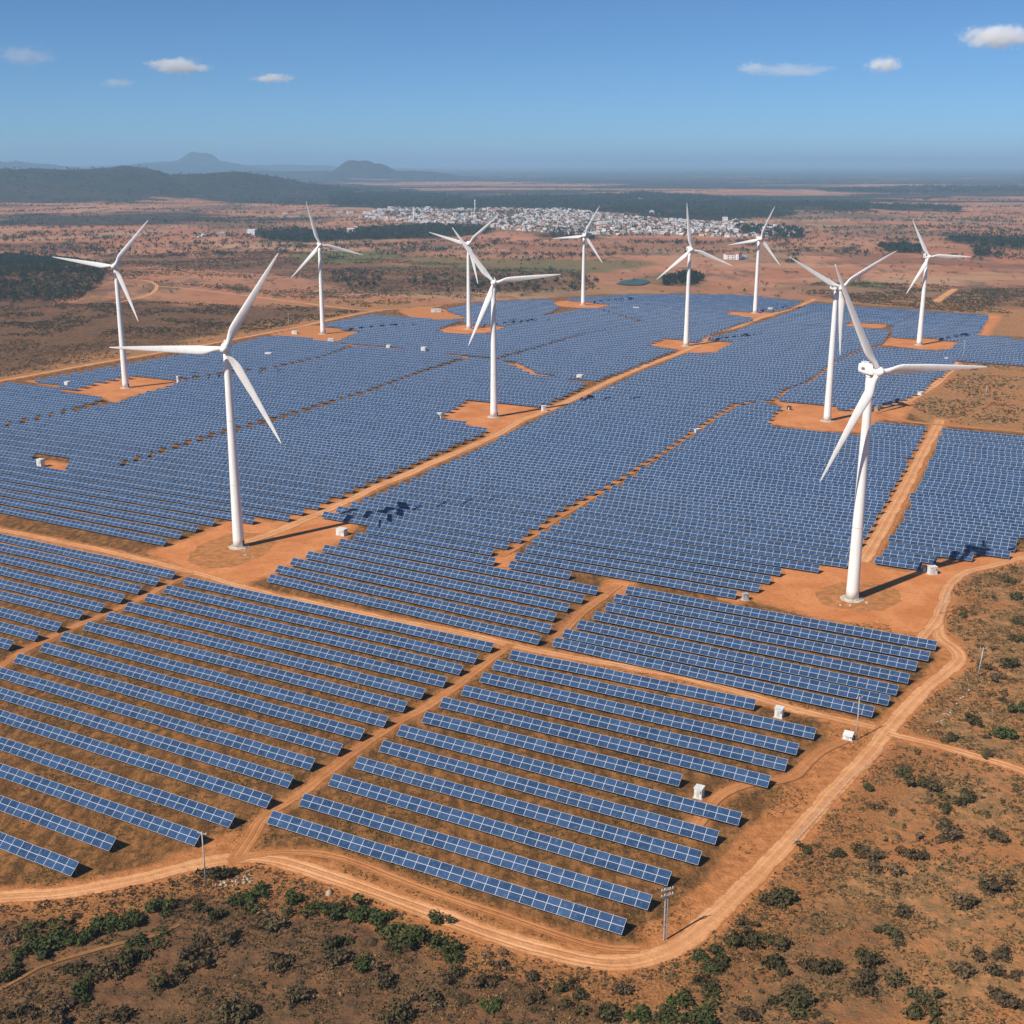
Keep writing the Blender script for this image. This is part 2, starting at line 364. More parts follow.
PADS = [
 [(152, 552), (200, 536), (222, 524), (250, 519), (275, 524), (347, 497), (362, 494), (348, 503), (335, 514), (355, 522), (340, 541), (305, 557), (272, 574), (240, 583), (200, 575), (170, 560)],
 [(752, 598), (772, 584), (788, 568), (812, 566), (847, 568), (858, 560), (875, 567), (908, 573), (925, 567), (945, 561), (985, 558), (1024, 552), (1060, 548), (1060, 556), (965, 573), (950, 588), (940, 615), (935, 632), (896, 632), (820, 617)],
 [(53, 389), (78, 389), (97, 383), (117, 378), (129, 376.5), (178, 379), (181, 382), (160, 388), (141, 394), (125, 397), (115, 402), (105, 397), (85, 393)],
 [(272, 335), (290, 331), (313, 326), (335, 327), (361, 331), (345, 336), (334, 342), (288, 336)],
 [(440, 417), (448, 412), (469, 402), (500, 404), (535, 408), (560, 403), (540, 412), (505, 430), (490, 437), (487, 429)],
 [(437, 330), (450, 327), (467, 325), (490, 325), (506, 326), (489, 332), (467, 333.5), (450, 333)],
 [(400, 311), (420, 307), (440, 309), (467, 316), (467, 318), (439, 319.5), (415, 318)],
 [(554, 303), (562, 301), (580, 301), (612, 304), (596, 308), (575, 307.5), (560, 306)],
 [(648, 345), (655, 341), (668, 338), (690, 341), (700, 343), (719, 341), (734, 341), (713, 352), (690, 353), (679, 349)],
 [(726, 313.5), (733, 310), (760, 312), (781, 310), (772, 316), (758, 318.5)],
 [(766, 423), (777, 415), (784, 406), (776, 400), (802, 403), (829, 406), (849, 409), (875, 409), (892, 404), (915, 399), (905, 412), (900, 421), (878, 419), (859, 432), (817, 430)],
 [(884, 345), (892, 338), (925, 337.5), (958, 340), (948, 349), (926, 349.5), (905, 347)],
 [(845, 326), (852, 321), (887, 324), (880, 328), (860, 327)],
 [(975, 335), (990, 314), (1000, 316), (986, 336)],
 [(516, 366), (520, 362), (530, 368), (543, 371), (545, 376), (530, 376)],
 [(606, 590), (612, 581), (630, 581), (628, 589), (616, 594)],
 [(492, 561), (505, 552), (515, 557), (508, 566), (530, 569), (500, 567)],
 [(44, 466), (50, 461), (68, 466), (62, 470)],
 [(725, 599), (730, 592), (742, 595), (738, 602)],
 [(810, 492), (814, 488), (820, 490), (815, 494)],
 [(816, 437), (821, 433), (822, 440), (817, 441)],
]
FARM = [(-220, 960), (-160, 905), (0, 895), (130, 878), (235, 857), (340, 876), (500, 934), (600, 960), (645, 957), (680, 941), (780, 849), (868, 753), (925, 688), (958, 660), (940, 640), (937, 620), (950, 586), (990, 565), (1024, 556), (1250, 530), (1250, 445), (1024, 433), (930, 424), (905, 410), (940, 384), (960, 361), (1100, 369), (1200, 350), (1024, 337), (980, 335), (997, 315), (940, 311), (812, 301), (760, 297), (696, 293), (600, 294), (545, 298), (480, 301), (420, 307), (370, 311), (300, 327), (160, 353), (0, 381), (-300, 440)]
farm_g = gps(FARM)
ROAD_G = [(n, catmull(gps(p), 3.0 if w < 6 else 5.0), w, m, lb) for n, p, w, m, lb in ROADS]
PAD_G = [gps(p) for p in PADS]

# ------------------------------------------------------------------ terrain
bank_g = catmull(gps(perim[:20]), 4.0)
def height(x, y):
    x = np.atleast_1d(np.asarray(x, float)); y = np.atleast_1d(np.asarray(y, float))
    r = np.hypot(x, y)
    z = np.zeros_like(x)
    near = r < 2600
    xn, yn = x[near], y[near]
    if xn.size:
        ins = in_poly(xn, yn, farm_g)
        d = np.where(ins, 0, dist_line(xn, yn, farm_g, True))
        for n, g, w, m, lb in ROAD_G:
            if lb.startswith('pale') or lb.startswith('looping dirt') or lb.startswith('dirt road crossing the scrub') or lb.startswith('short orange') or lb.startswith('dirt road leaving'):
                d = np.minimum(d, np.maximum(dist_line(xn, yn, g[::2] + [g[-1]]) - w * .6, 0))
        out = ~ins
        db = dist_line(xn, yn, bank_g)
        amp = 1.5 + 4.0 * smooth(330, 215, yn)
        drop = smooth(5.0, 18, db) * amp * out * smooth(345, 285, yn)
        und = (fbm(xn / 60, yn / 60, 3) - .5) * 5.0 * smooth(4, 60, d) + (fbm(xn / 9, yn / 9, 9) - .5) * 1.5 * smooth(3, 14, d)
        gul = (fbm(xn / 3.5, yn / 3.5, 21) - .5) * 1.3 * smooth(3.5, 7, db) * smooth(24, 12, db) * out * smooth(420, 300, yn)
        z[near] = -drop + und * out + gul
    far = smooth(1600, 3500, r)
    z = z + (fbm(x / 900, y / 900, 5) - .5) * 14 * far
    # wooded scrub rise on the left
    z = z + 16 * np.exp(-(((x + 760) / 330) ** 2 + ((y - 1650) / 330) ** 2))
    # dark ridge on the left horizon
    def ridge(z, cx, cy, sx, sy, h, rot=0, seed=0):
        dx, dy = x - cx, y - cy; c, s = math.cos(rot), math.sin(rot)
        u, v = dx * c + dy * s, -dx * s + dy * c
        q = np.exp(-np.abs(u / sx) ** 3.2 - np.abs(v / sy) ** 2.2)
        q = q * (.62 + .74 * fbm(x / 330, y / 330, 40 + seed)) 
        return np.maximum(z, h * q)
    z = ridge(z, -2250, 6300, 850, 900, 128, .05, 1)
    z = ridge(z, -1560, 6500, 500, 800, 108, -.1, 2)
    z = ridge(z, -1080, 6300, 300, 500, 46, 0, 3)
    z = ridge(z, -3500, 6500, 900, 1100, 120, 0, 4)
    z = ridge(z, -5000, 19500, 1100, 1900, 165, 0, 5)
    z = ridge(z, -4850, 19800, 330, 900, 300, 0, 6)
    z = ridge(z, -7300, 17500, 1300, 1500, 170, 0, 7)
    z = ridge(z, -1500, 13000, 330, 800, 165, 0, 8)
    z = ridge(z, -1150, 13000, 620, 800, 70, 0, 11)
    z = ridge(z, -2300, 14500, 1100, 900, 70, 0, 9)
    z = ridge(z, -5500, 24000, 3600, 1600, 120, 0, 10)
    return z

def gph(x, y):
    z = 0.0
    for _ in range(8):
        X, Y = gp(x, y, z); z = .5 * z + .5 * float(height(X, Y)[0])
    return X, Y, z

def ellpoly(cx, cy, rx, ry, n=24): return [(cx + rx * math.cos(2 * math.pi * k / n), cy + ry * math.sin(2 * math.pi * k / n)) for k in range(n)]
# vegetation patches (pixels): (polygon, edge softness in metres, weight)
DARK = [
 ([(-60, 925), (90, 925), (200, 900), (300, 915), (420, 952), (520, 985), (600, 1015), (620, 1060), (-80, 1060)], 5, .85),
 ([(640, 1030), (700, 985), (760, 930), (830, 900), (900, 930), (930, 1060), (640, 1060)], 8, .45),
 ([(-60, 252), (0, 254), (40, 258), (80, 262), (110, 270), (100, 290), (80, 302), (40, 308), (-60, 309)], 40, 1),
 ([(-60, 240), (20, 244), (100, 242), (110, 250), (60, 253), (-60, 250)], 60, .8),
 ([(110, 256), (200, 258), (270, 252), (330, 262), (400, 262), (400, 270), (330, 276), (250, 278), (150, 274)], 60, .8),
 ([(255, 231), (290, 229), (330, 230), (380, 226), (440, 225), (490, 228), (495, 233), (440, 238), (380, 239), (300, 243), (262, 240)], 25, 1),
 ([(325, 272), (360, 270), (400, 268), (520, 268), (570, 270), (575, 284), (520, 290), (470, 293), (400, 294), (340, 289)], 30, .75),
 ([(660, 279), (672, 275), (690, 273), (700, 276), (703, 281), (695, 286), (662, 286)], 12, 1),
 ([(878, 247), (900, 245), (922, 247), (922, 254), (890, 254)], 15, 1),
 ([(944, 241), (960, 238), (1000, 238), (1100, 239), (1100, 252), (1000, 250), (960, 245)], 20, 1),
 ([(972, 249), (982, 246), (991, 250), (990, 257), (975, 256)], 12, 1),
 ([(600, 238), (760, 243), (820, 252), (780, 262), (640, 256), (500, 250), (480, 243)], 60, .35),
 ([(0, 215), (160, 212), (330, 218), (250, 228), (100, 224), (0, 226)], 120, .55),
 ([(820, 256), (860, 254), (920, 256), (1000, 262), (1100, 268), (1100, 272), (940, 266), (860, 264)], 60, .6),
 ([(780, 290), (800, 283), (840, 282), (1100, 290), (1100, 310), (940, 308), (850, 303)], 60, .55),
 ([(0, 310), (120, 306), (280, 305), (340, 312), (240, 332), (0, 376), (-80, 385), (-80, 320)], 40, .9),
 ([(790, 204), (830, 203), (870, 205), (868, 211), (820, 211), (790, 210)], 60, 1),
 ([(870, 206), (920, 207), (960, 209), (960, 212), (880, 210)], 60, .8),
 ([(815, 190), (900, 188), (1100, 187), (1100, 192), (900, 193), (830, 193)], 150, .9),
 ([(580, 196), (640, 192), (700, 196), (790, 203), (795, 216), (740, 221), (680, 219), (600, 212), (500, 208), (400, 209), (330, 207), (330, 196), (400, 192), (480, 195)], 80, 1),
 ([(-100, 178), (100, 176), (330, 182), (420, 190), (400, 203), (300, 206), (200, 201), (0, 200), (-100, 200)], 120, .9),
 ([(730, 226), (790, 228), (805, 233), (800, 239), (750, 236)], 25, .8),
 ([(520, 230), (600, 232), (600, 238), (540, 240)], 25, .7),
 ([(-100, 165), (1100, 165), (1100, 182), (700, 186), (400, 180), (-100, 182)], 400, .65),
]
GREEN = [
 ([(300, 254), (340, 251), (390, 250), (400, 258), (350, 263), (305, 262)], 25, .9),
 ([(400, 256), (480, 258), (560, 259), (640, 262), (660, 266), (600, 272), (520, 275), (430, 268), (395, 270)], 50, .75),
 ([(840, 284), (860, 281), (880, 283), (880, 288), (850, 288)], 20, .8),
 ([(640, 277), (662, 272), (700, 276), (700, 287), (650, 286)], 20, .5),
]
BARE = [[(633, 925), (640, 955), (700, 925), (865, 757), (885, 728), (820, 722), (828, 745), (775, 792), (745, 828), (700, 882), (660, 916)], [(884, 722), (900, 722), (945, 672), (955, 652), (942, 642), (930, 660), (905, 695)], [(230, 862), (255, 850), (250, 825), (225, 832), (150, 862), (100, 885), (160, 880)], [(0, 545), (150, 575), (165, 560), (100, 545), (0, 528)], [(520, 660), (640, 690), (760, 715), (770, 700), (640, 668), (560, 648)]]
def mask_of(lst, X, Y):
    m = np.zeros_like(X)
    for poly, soft, w in lst:
        g = gps(poly); x0 = min(p[0] for p in g) - soft * 3; x1 = max(p[0] for p in g) + soft * 3
        y0 = min(p[1] for p in g) - soft * 3; y1 = max(p[1] for p in g) + soft * 3
        k = (X > x0) & (X < x1) & (Y > y0) & (Y < y1)
        if not k.any(): continue
        xs, ys = X[k], Y[k]
        d = dist_line(xs, ys, g, True); d = np.where(in_poly(xs, ys, g), d, -d)
        d = d + (fbm(xs / (soft * 2.2), ys / (soft * 1.6), 77) - .5) * soft * 3.2
        m[k] = np.maximum(m[k], smooth(-soft * .5, soft * .5, d) * w)
    return m

def build_ground():
    th = np.concatenate([np.linspace(-180, -72, 24)[:-1], np.linspace(-72, -32, 60)[:-1], np.linspace(-32, 32, 420)[:-1], np.linspace(32, 72, 60)[:-1], np.linspace(72, 180, 24)])
    a = np.radians(90 - th)
    r = np.concatenate([[0, 30, 80, 120, 150], np.exp(np.linspace(math.log(165), math.log(90000), 880))])
    RR, AA = np.meshgrid(r, a, indexing='ij')
    X = (RR * np.cos(AA)).ravel(); Y = (RR * np.sin(AA)).ravel()
    Z = height(X, Y)
    nr, na = len(r), len(a)
    i = np.arange(nr - 1)[:, None] * na + np.arange(na - 1)[None, :]
    Fq = np.stack([i, i + 1, i + na + 1, i + na], -1).reshape(-1, 4)
    me = np_mesh('ground', np.stack([X, Y, Z], 1), Fq[:, ::-1], [M['ground']])
    me.polygons.foreach_set('use_smooth', np.ones(len(Fq), bool))
    R_ = np.hypot(X, Y)
    cov = np.zeros((len(X), 4), np.float32); zone = np.zeros((len(X), 4), np.float32); cov[:, 3] = zone[:, 3] = 1
    k = R_ < 2600; xs, ys = X[k], Y[k]
    bare = np.zeros_like(xs)
    for n, g, w, m, lb in ROAD_G:
        gg = g[::2] + [g[-1]]
        x0, y0 = np.min(gg, 0) - 30; x1, y1 = np.max(gg, 0) + 30
        q = (xs > x0) & (xs < x1) & (ys > y0) & (ys < y1)
        if not q.any(): continue
        d = dist_line(xs[q], ys[q], gg)
        sft = 5.0 if w > 2 else 1.5
        bare[q] = np.maximum(bare[q], smooth(w * .5 + sft, w * .5, d) * (.72 if m == 'road' else .55))
    for g in PAD_G:
        x0, y0 = np.min(g, 0) - 20; x1, y1 = np.max(g, 0) + 20
        q = (xs > x0) & (xs < x1) & (ys > y0) & (ys < y1)
        if not q.any(): continue
        d = dist_line(xs[q], ys[q], g, True); d = np.where(in_poly(xs[q], ys[q], g), 0, d)
        bare[q] = np.maximum(bare[q], smooth(7, 0, d) * .8)
    for poly in BARE:
        g = gps(poly); d = dist_line(xs, ys, g, True); d = np.where(in_poly(xs, ys, g), d, -d); bare = np.maximum(bare, smooth(-2.5, 2.5, d + (fbm(xs / 6, ys / 6, 19) - .5) * 5) * .66)
    cov[k, 0] = bare
    cov[:, 1] = mask_of(GREEN, X, Y); cov[:, 2] = mask_of(DARK, X, Y)
    # hills are wooded
    forest = np.maximum(smooth(10, 30, Z) * smooth(3000, 4500, R_), cov[:, 2] * smooth(2200, 3200, R_) * (.35 + .65 * smooth(.38, .50, fbm(X / 260, Y / 130, 63, 4)))); forest = np.maximum(forest, smooth(.43, .52, fbm(X / 1300, Y / 420, 61, 5)) * smooth(3900, 6000, R_) * .9); cov[:, 3] = forest
    ins = in_poly(xs, ys, farm_g); zone[k, 0] = ins
    db = dist_line(xs, ys, bank_g)
    zone[k, 1] = (~ins) * smooth(19, 12, db) * smooth(430, 300, ys) * .9
    zone[:, 2] = smooth(1250, 1700, R_ + (fbm(X / 150, Y / 150, 31) - .5) * 500) * (1 - np.where(k, in_poly(X, Y, farm_g), 0))
    for nm, arr in (('cover', cov), ('zone', zone)):
        at = me.color_attributes.new(nm, 'FLOAT_COLOR', 'POINT'); at.data.foreach_set('color', arr.ravel())
    tag(link('ground', me), kind='structure')
build_ground()

def build_road(pts, w, mat, z, label, idx):
    P = np.array(pts); n = len(P)
    T = np.gradient(P, axis=0); T /= np.linalg.norm(T, axis=1)[:, None]; N = np.stack([-T[:, 1], T[:, 0]], 1)
    rr = np.random.default_rng(100 + idx)
    def jit():
        j = rr.normal(0, 1, n); j = np.convolve(j, [.25, .5, .25], 'same'); return j * w * .09
    hl, hr = w / 2 + jit(), w / 2 + jit()
    cols = [-1, -.5, 0, .5, 1]; V = []; UV = []
    s = np.concatenate([[0], np.cumsum(np.linalg.norm(np.diff(P, axis=0), axis=1))])
    for c in cols:
        h = hl if c > 0 else hr; Q = P + N * (c * h)[:, None]
        V.append(np.column_stack([Q, height(Q[:, 0], Q[:, 1]) + z])); UV.append(np.column_stack([np.full(n, (c + 1) / 2), s / w]))
    V = np.concatenate(V); UV = np.concatenate(UV); m = len(cols)
    i = (np.arange(m - 1)[:, None] * n + np.arange(n - 1)[None]).ravel()
    Fq = np.stack([i, i + n, i + n + 1, i + 1], -1)[:, ::-1]
    me = np_mesh('road', V, Fq, [M[mat]])
    uvl = me.uv_layers.new(name='UVMap'); uvl.data.foreach_set('uv', UV[Fq.ravel()].astype(np.float32).ravel())
    return tag(link('road' if w > 2 else 'path', me), label=label, kind='structure')
for i, (n, g, w, m, lb) in enumerate(ROAD_G):
    build_road(g, w, m, .06 + .006 * i, lb, i)

def sheet(name, poly, z, mat, jit=.8, seed=0):
    rr = random.Random(seed); P = []
    n = len(poly)
    for i in range(n):
        a = np.array(poly[i]); b = np.array(poly[(i + 1) % n]); L = np.linalg.norm(b - a); k = max(1, int(L / 3))
        for j in range(k):
            q = a + (b - a) * j / k; P.append((q[0] + rr.uniform(-jit, jit), q[1] + rr.uniform(-jit, jit)))
    tri = tessellate_polygon([[Vector((x, y, 0)) for x, y in P]])
    V = np.array([(x, y, z) for x, y in P]); Ft = np.array([t for t in tri])
    nrm = np.cross(V[Ft[:, 1]] - V[Ft[:, 0]], V[Ft[:, 2]] - V[Ft[:, 0]])[:, 2]
    Ft[nrm < 0] = Ft[nrm < 0][:, ::-1]
    return link(name, np_mesh(name, V, Ft, [mat]))
for i, g in enumerate(PAD_G):
    tag(sheet('dirt_clearing', g, .03 + .0012 * i, M['dirt'], .8 if len(g) < 12 or i > 1 else 1.2, i), kind='structure')
# scrubby island inside the right turbine's turning circle
M['island'] = plain('trampled_scrub', (.40, .17, .060), .95, .1, .25, .35)
tag(sheet('dirt_island', gps([(814, 596), (822, 588), (845, 583), (875, 583), (900, 590), (903, 600), (890, 609), (862, 612), (835, 609), (820, 603)]), .055, M['island'], 1.0, 77), kind='structure')
tag(sheet('dirt_island', gps([(185, 560), (200, 545), (228, 533), (262, 533), (280, 540), (262, 556), (235, 567), (205, 568)]), .056, M['island'], 1.0, 78), kind='structure')
# teal pond beyond the farm
t = NT('teal_water'); t.base((.045, .095, .070), .45, .35); M['pond'] = t.m
px0, py0 = gp(634, 283)
tag(sheet('pond', gps([(616, 284.5), (624, 281), (636, 279.6), (648, 280.5), (650, 283), (643, 285.5), (628, 286)]), float(height(px0, py0)[0]) + 1.2, M['pond'], 1.5, 79), kind='structure')

# ------------------------------------------------------------------ solar panel rows
CELL_W, T_H, Z_LO, Z_HI, T_D = 3.0, 2, .95, 3.15, 2.6
TILT = math.atan2(Z_HI - Z_LO, T_D)
ORD = ['zeroth'] + 'first second third fourth fifth sixth seventh eighth ninth tenth eleventh twelfth thirteenth fourteenth fifteenth sixteenth seventeenth eighteenth nineteenth'.split()
TENS = {2: 'twent', 3: 'thirt', 4: 'fort', 5: 'fift', 6: 'sixt', 7: 'sevent', 8: 'eight', 9: 'ninet'}
def ordinal(n):
    if n < 20: return ORD[n]
    return TENS[n // 10] + ('ieth' if n % 10 == 0 else 'y-' + ORD[n % 10])
# segments: (A, B, block) with A left end, B right end at the back (high) edge of the table on the ground plan
segs = []
def lin(p, ang, t): return (p[0] + math.cos(R(ang)) * t, p[1] + math.sin(R(ang)) * t)
A_R = [(79, 862), (118, 838), (200, 832), (234, 814), (271, 795), (294, 776), (317, 759), (343, 744), (365, 729), (387, 716), (409, 702), (427, 689), (446, 677), (462, 665), (477, 654), (494, 643)]
A_L = gps([(-60, 690), (-30, 679), (14, 656), (46, 642), (71, 630), (94, 619), (117, 609), (137, 599), (159, 590), (172, 584), (190, 576)], 3.1)
for k, p in enumerate(A_R):
    b = gp(*p, Z_HI); ang = -29.6
    # walk left until the left track line
    best = None
    for L in np.arange(20, 150, 1.0):
        q = lin(b, ang, -L)
        best = L
        sx = np.interp(q[1], [a[1] for a in A_L], [a[0] for a in A_L]) if q[1] > A_L[0][1] else -1e9
        if q[0] < sx: break
        if q[0] < -.56 * q[1] : break
    segs.append((lin(b, ang, -best), b, 'A', k + 1))
B_L = [(275, 811), (305, 793), (332, 773), (359, 756), (384, 740), (403, 725), (424, 711), (445, 697), (465, 685), (482, 672), (497, 660), (514, 650)]
B_R = [(624, 918), (652, 895), (674, 872), (702, 851), (719, 831), (740, 812), (685, 775), (769, 775), (788, 759), (801, 744), (815, 728), (754, 699)]
for k, (a, b) in enumerate(zip(B_L, B_R)): segs.append((gp(*a, Z_HI), gp(*b, Z_HI), 'B', k + 1))
C_R = [(-35, 664), (-12, 652), (14, 641), (40, 632), (62, 623), (84, 611), (105, 604), (125, 595), (142, 586), (160, 578), (176, 571)]
for k, p in enumerate(C_R):
    b = gp(*p, Z_HI); L = 0
    while L < 150:
        L += 3; q = lin(b, -29.6, -L)
        if q[0] < -.53 * q[1]: break
    if L > 8: segs.append((lin(b, -29.6, -L), b, 'C', k + 1))
J_L = [(554, 637), (567, 629), (581, 620), (596, 611), (606, 602), (617, 594), (628, 586)]
J_R = [(877, 707), (888, 695), (897, 685), (910, 674), (920, 662), (929, 652), (937, 641)]
for k, (a, b) in enumerate(zip(J_L, J_R)): segs.append((gp(*a, Z_HI), gp(*b, Z_HI), 'J', k + 1))
Zb = 2.4
BLOCKS = {
 'D': [(-150, 495), (0, 514), (151, 546), (170, 539), (190, 533), (204, 526), (221, 519), (262, 519), (275, 521), (291, 516), (307, 510), (322, 504), (347, 493), (360, 486), (401, 469), (434, 454), (477, 436), (491, 429), (486, 427), (440, 416), (469, 400), (540, 407), (565, 395), (590, 384), (567, 378), (535, 374), (515, 365), (498, 359), (470, 357), (424, 371), (366, 392), (292, 414), (217, 434), (150, 455), (117, 465), (70, 458), (68, 467), (44, 467), (40, 455), (-150, 430)],
 'D2': [(-150, 431), (40, 455), (70, 458), (117, 463), (150, 453), (217, 432), (292, 412), (366, 390), (424, 369), (466, 356), (457, 355), (424, 350.5), (389, 347), (352, 346), (324, 356), (276, 367), (223, 373), (182, 380), (160, 388), (141, 393), (115, 402), (73, 409), (34, 418), (0, 425), (-150, 425)],
 'D4': [(-150, 422), (0, 424), (34, 417), (73, 408), (105, 398), (85, 393), (53, 388), (10, 382), (-150, 405)],
 'E1': [(32, 380), (94, 369), (159, 358), (231, 345), (265, 336), (290, 335.5), (331, 341), (350, 345), (324, 355), (276, 366), (223, 372), (180, 379), (129, 376), (97, 382), (78, 389)],
 'E2': [(336, 341), (361, 331), (340, 327.5), (318, 325), (368, 315), (405, 316), (439, 320), (467, 318), (455, 322), (437, 329), (450, 333), (467, 334), (489, 333), (506, 326), (545, 315.5), (580, 309), (596, 308), (641, 322), (579, 334), (497, 357), (470, 355), (424, 350), (389, 346.5)],
 'E3': [(445, 309), (480, 302), (545, 299), (556, 301), (554, 303), (560, 307), (545, 315), (506, 325), (467, 324), (462, 319), (467, 317)],
 'E4': [(500, 358), (579, 335), (645, 321), (600, 308), (613, 304), (580, 300), (560, 300), (580, 297), (607, 296), (626, 294.5), (700, 294), (755, 296), (803, 301.5), (781, 310), (760, 311), (733, 309.5), (725, 313.5), (757, 318.5), (737, 324), (708, 335), (699, 342), (668, 337), (647, 345), (679, 350), (690, 346), (670, 352), (640, 364), (597, 380), (567, 377), (535, 371), (520, 362)],
 'H': [(262, 580), (269, 573), (286, 563), (302, 555), (320, 548), (336, 541), (351, 536), (368, 530), (366, 523), (340, 520), (320, 514), (345, 506), (401, 482), (434, 467), (477, 448), (510, 432), (545, 415), (590, 394), (640, 372), (690, 352), (713, 353), (734, 341), (708, 338), (737, 330), (790, 312), (812, 303), (834, 304), (864, 307), (921, 310.5), (892, 327), (887, 323.5), (852, 320), (845, 326), (880, 329), (891, 329), (882, 343), (862, 348), (834, 361), (810, 379), (788, 387), (777, 397), (763, 400), (735, 402), (622, 477), (556, 514), (525, 537), (492, 553), (500, 566), (520, 569), (612, 580), (605, 586), (594, 592), (580, 602), (566, 611), (552, 621), (542, 652)],
 'K': [(520, 569), (508, 562), (530, 541), (556, 522), (622, 481), (735, 406), (763, 401), (783, 407), (766, 423), (817, 431), (859, 434), (876, 420), (930, 426), (915, 452), (895, 488), (870, 532), (849, 568), (787, 566), (777, 575), (771, 582), (760, 591), (725, 595), (632, 580), (612, 577)],
 'G': [(777, 399), (788, 389), (810, 381), (834, 363), (860, 350), (883, 346), (926, 350), (948, 350), (960, 340), (925, 337), (892, 337), (890, 328), (923, 310.5), (939, 312), (990, 315), (978, 335), (1024, 339), (1150, 348), (1150, 374), (1024, 364), (958, 359), (951, 369), (937, 378), (926, 389), (909, 397), (892, 403), (850, 408), (829, 405), (802, 402)],
 'L': [(873, 565), (900, 519), (924, 470), (943, 428), (1024, 434), (1140, 444), (1140, 520), (1024, 537), (1018, 549), (1010, 554), (977, 556), (938, 559), (923, 564), (908, 571)],
}
FAM1 = dict(p=gp(151, 546, Z_HI), a0=-29.8, a1=-27.6, n=10)
FAM2 = dict(p=gp(537, 635, Z_HI), a0=-32.0, a1=-28.0, n=12)
FAM = {'D': FAM1, 'D2': FAM1, 'D4': FAM1, 'E1': FAM1, 'E2': FAM1, 'E3': FAM1, 'E4': FAM1, 'H': FAM2, 'K': FAM2, 'G': FAM2, 'F': FAM2, 'L': FAM2}
PITCHM = 10.72
for blk, poly in BLOCKS.items():
    g = gps(poly, Zb); fam = FAM[blk]; cnt = 0
    ya = [q[1] for q in g]; 
    for k in range(-14, 125):
        if fam is FAM2 and k < 0: continue
        ang = fam['a0'] + (fam['a1'] - fam['a0']) * min(1, max(0, k) / fam['n'])
        P0 = lin(fam['p'], 61.5, PITCHM * k * 1.0)
        s = np.arange(-1100, 1300, 1.5)
        xs = P0[0] + np.cos(R(ang)) * s; ys = P0[1] + np.sin(R(ang)) * s
        m = in_poly(xs, ys, g); m = np.concatenate([[False], m, [False]])
        st = np.where(m[1:] & ~m[:-1])[0]; en = np.where(~m[1:] & m[:-1])[0]
        had = False
        for a, b in zip(st, en):
            L = (b - a) * 1.5
            if L < 8: continue
            if not had: cnt += 1; had = True
            segs.append((lin(P0, ang, s[a]), lin(P0, ang, s[b - 1]), blk, cnt))
print('row segments', len(segs))

BLK_TXT = {
 'A': 'front left block, counted from the perimeter road', 'B': 'front central block, counted from the road corner',
 'C': 'leftmost block before the cross road', 'D': 'left block between cross road and dashed lane',
 'D2': 'left block behind the dark lane', 'D4': 'far left block before the left turbine', 'E1': 'block behind the far left turbine',
 'E2': 'rear block around the slim rear left turbine', 'E3': 'rearmost left block', 'E4': 'rear centre block left of the diagonal road',
 'H': 'centre block right of the diagonal road', 'K': 'large block left of the right turbine', 'G': 'block behind the central right turbine',
 'F': 'far right corner block', 'J': 'centre right block behind the cross road', 'L': 'block right of the straight side road'}
def row_meshes(L, seed):
    rr = random.Random(seed)
    ncell = max(3, int(round(L / CELL_W))); cw = L / ncell
    V = []; Fq = []; UV = []; MI = []
    top = math.hypot(Z_HI - Z_LO, T_D)
    k = 0; u0 = -L / 2; c0 = 0
    while c0 < ncell:
        c1 = min(ncell, c0 + 6)
        if ncell - c1 < 3: c1 = ncell
        x0, x1 = u0 + c0 * cw + .015, u0 + c1 * cw - .015
        dt = rr.gauss(0, R(.45)); dz = rr.gauss(0, .04); dz2 = dz + rr.gauss(0, .03)
        b = len(V); T = TILT + dt
        for zz in (0, -.06):
            for x, v, dzz in ((x0, 0, dz), (x1, 0, dz2), (x1, 1, dz2), (x0, 1, dz)):
                vy = (v - .5) * top
                V.append((x, math.cos(T) * vy - math.sin(T) * zz, (Z_LO + Z_HI) / 2 + math.sin(T) * vy + math.cos(T) * zz + dzz))
        fs = [(0, 1, 2, 3), (7, 6, 5, 4), (0, 4, 5, 1), (1, 5, 6, 2), (2, 6, 7, 3), (3, 7, 4, 0)]
        for i, f in enumerate(fs):
            Fq.append([b + j for j in f]); MI.append(0 if i == 0 else (2 if i == 1 else 1))
            UV += [(c0, 0), (c1, 0), (c1, 2), (c0, 2)] if i == 0 else [(.5, .5)] * 4
        c0 = c1
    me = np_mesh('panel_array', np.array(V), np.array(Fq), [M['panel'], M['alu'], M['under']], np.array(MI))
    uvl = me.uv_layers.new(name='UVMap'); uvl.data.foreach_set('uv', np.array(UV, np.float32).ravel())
    fr = MB(); mid = (Z_LO + Z_HI) / 2; Mx = Matrix.Rotation(TILT, 4, 'X')
    for v in (-.28, .28):
        fr.box((0, math.cos(TILT) * v * top, mid + math.sin(TILT) * v * top - .16), (L - .3, .09, .12), 0, None)
    n = max(2, int(round(L / 6)))
    xs = [-L / 2 + .6 + (L - 1.2) * i / (n - 1) for i in range(n)]
    for x in xs: fr.box((x, 0, mid - .27), (.1, top * .92, .1), 0, Mx)
    return me, fr, xs
post_mb = MB(); post_mb.box((0, 0, 1.15), (.14, .14, 2.3)); post_me = post_mb.mesh('post', [M['steel']])
foot_mb = MB(); foot_mb.box((0, 0, .42), (.12, .12, .85)); foot_me = foot_mb.mesh('post', [M['steel']])
def seg_area(s):
    mx, my = (s[0][0] + s[1][0]) / 2, (s[0][1] + s[1][1]) / 2
    L = math.dist(s[0], s[1])
    return L / max(50, (mx * mx + my * my))
order = sorted(range(len(segs)), key=lambda i: -seg_area(segs[i]))
indiv = set(order[:300]); rest = []
seen = {}
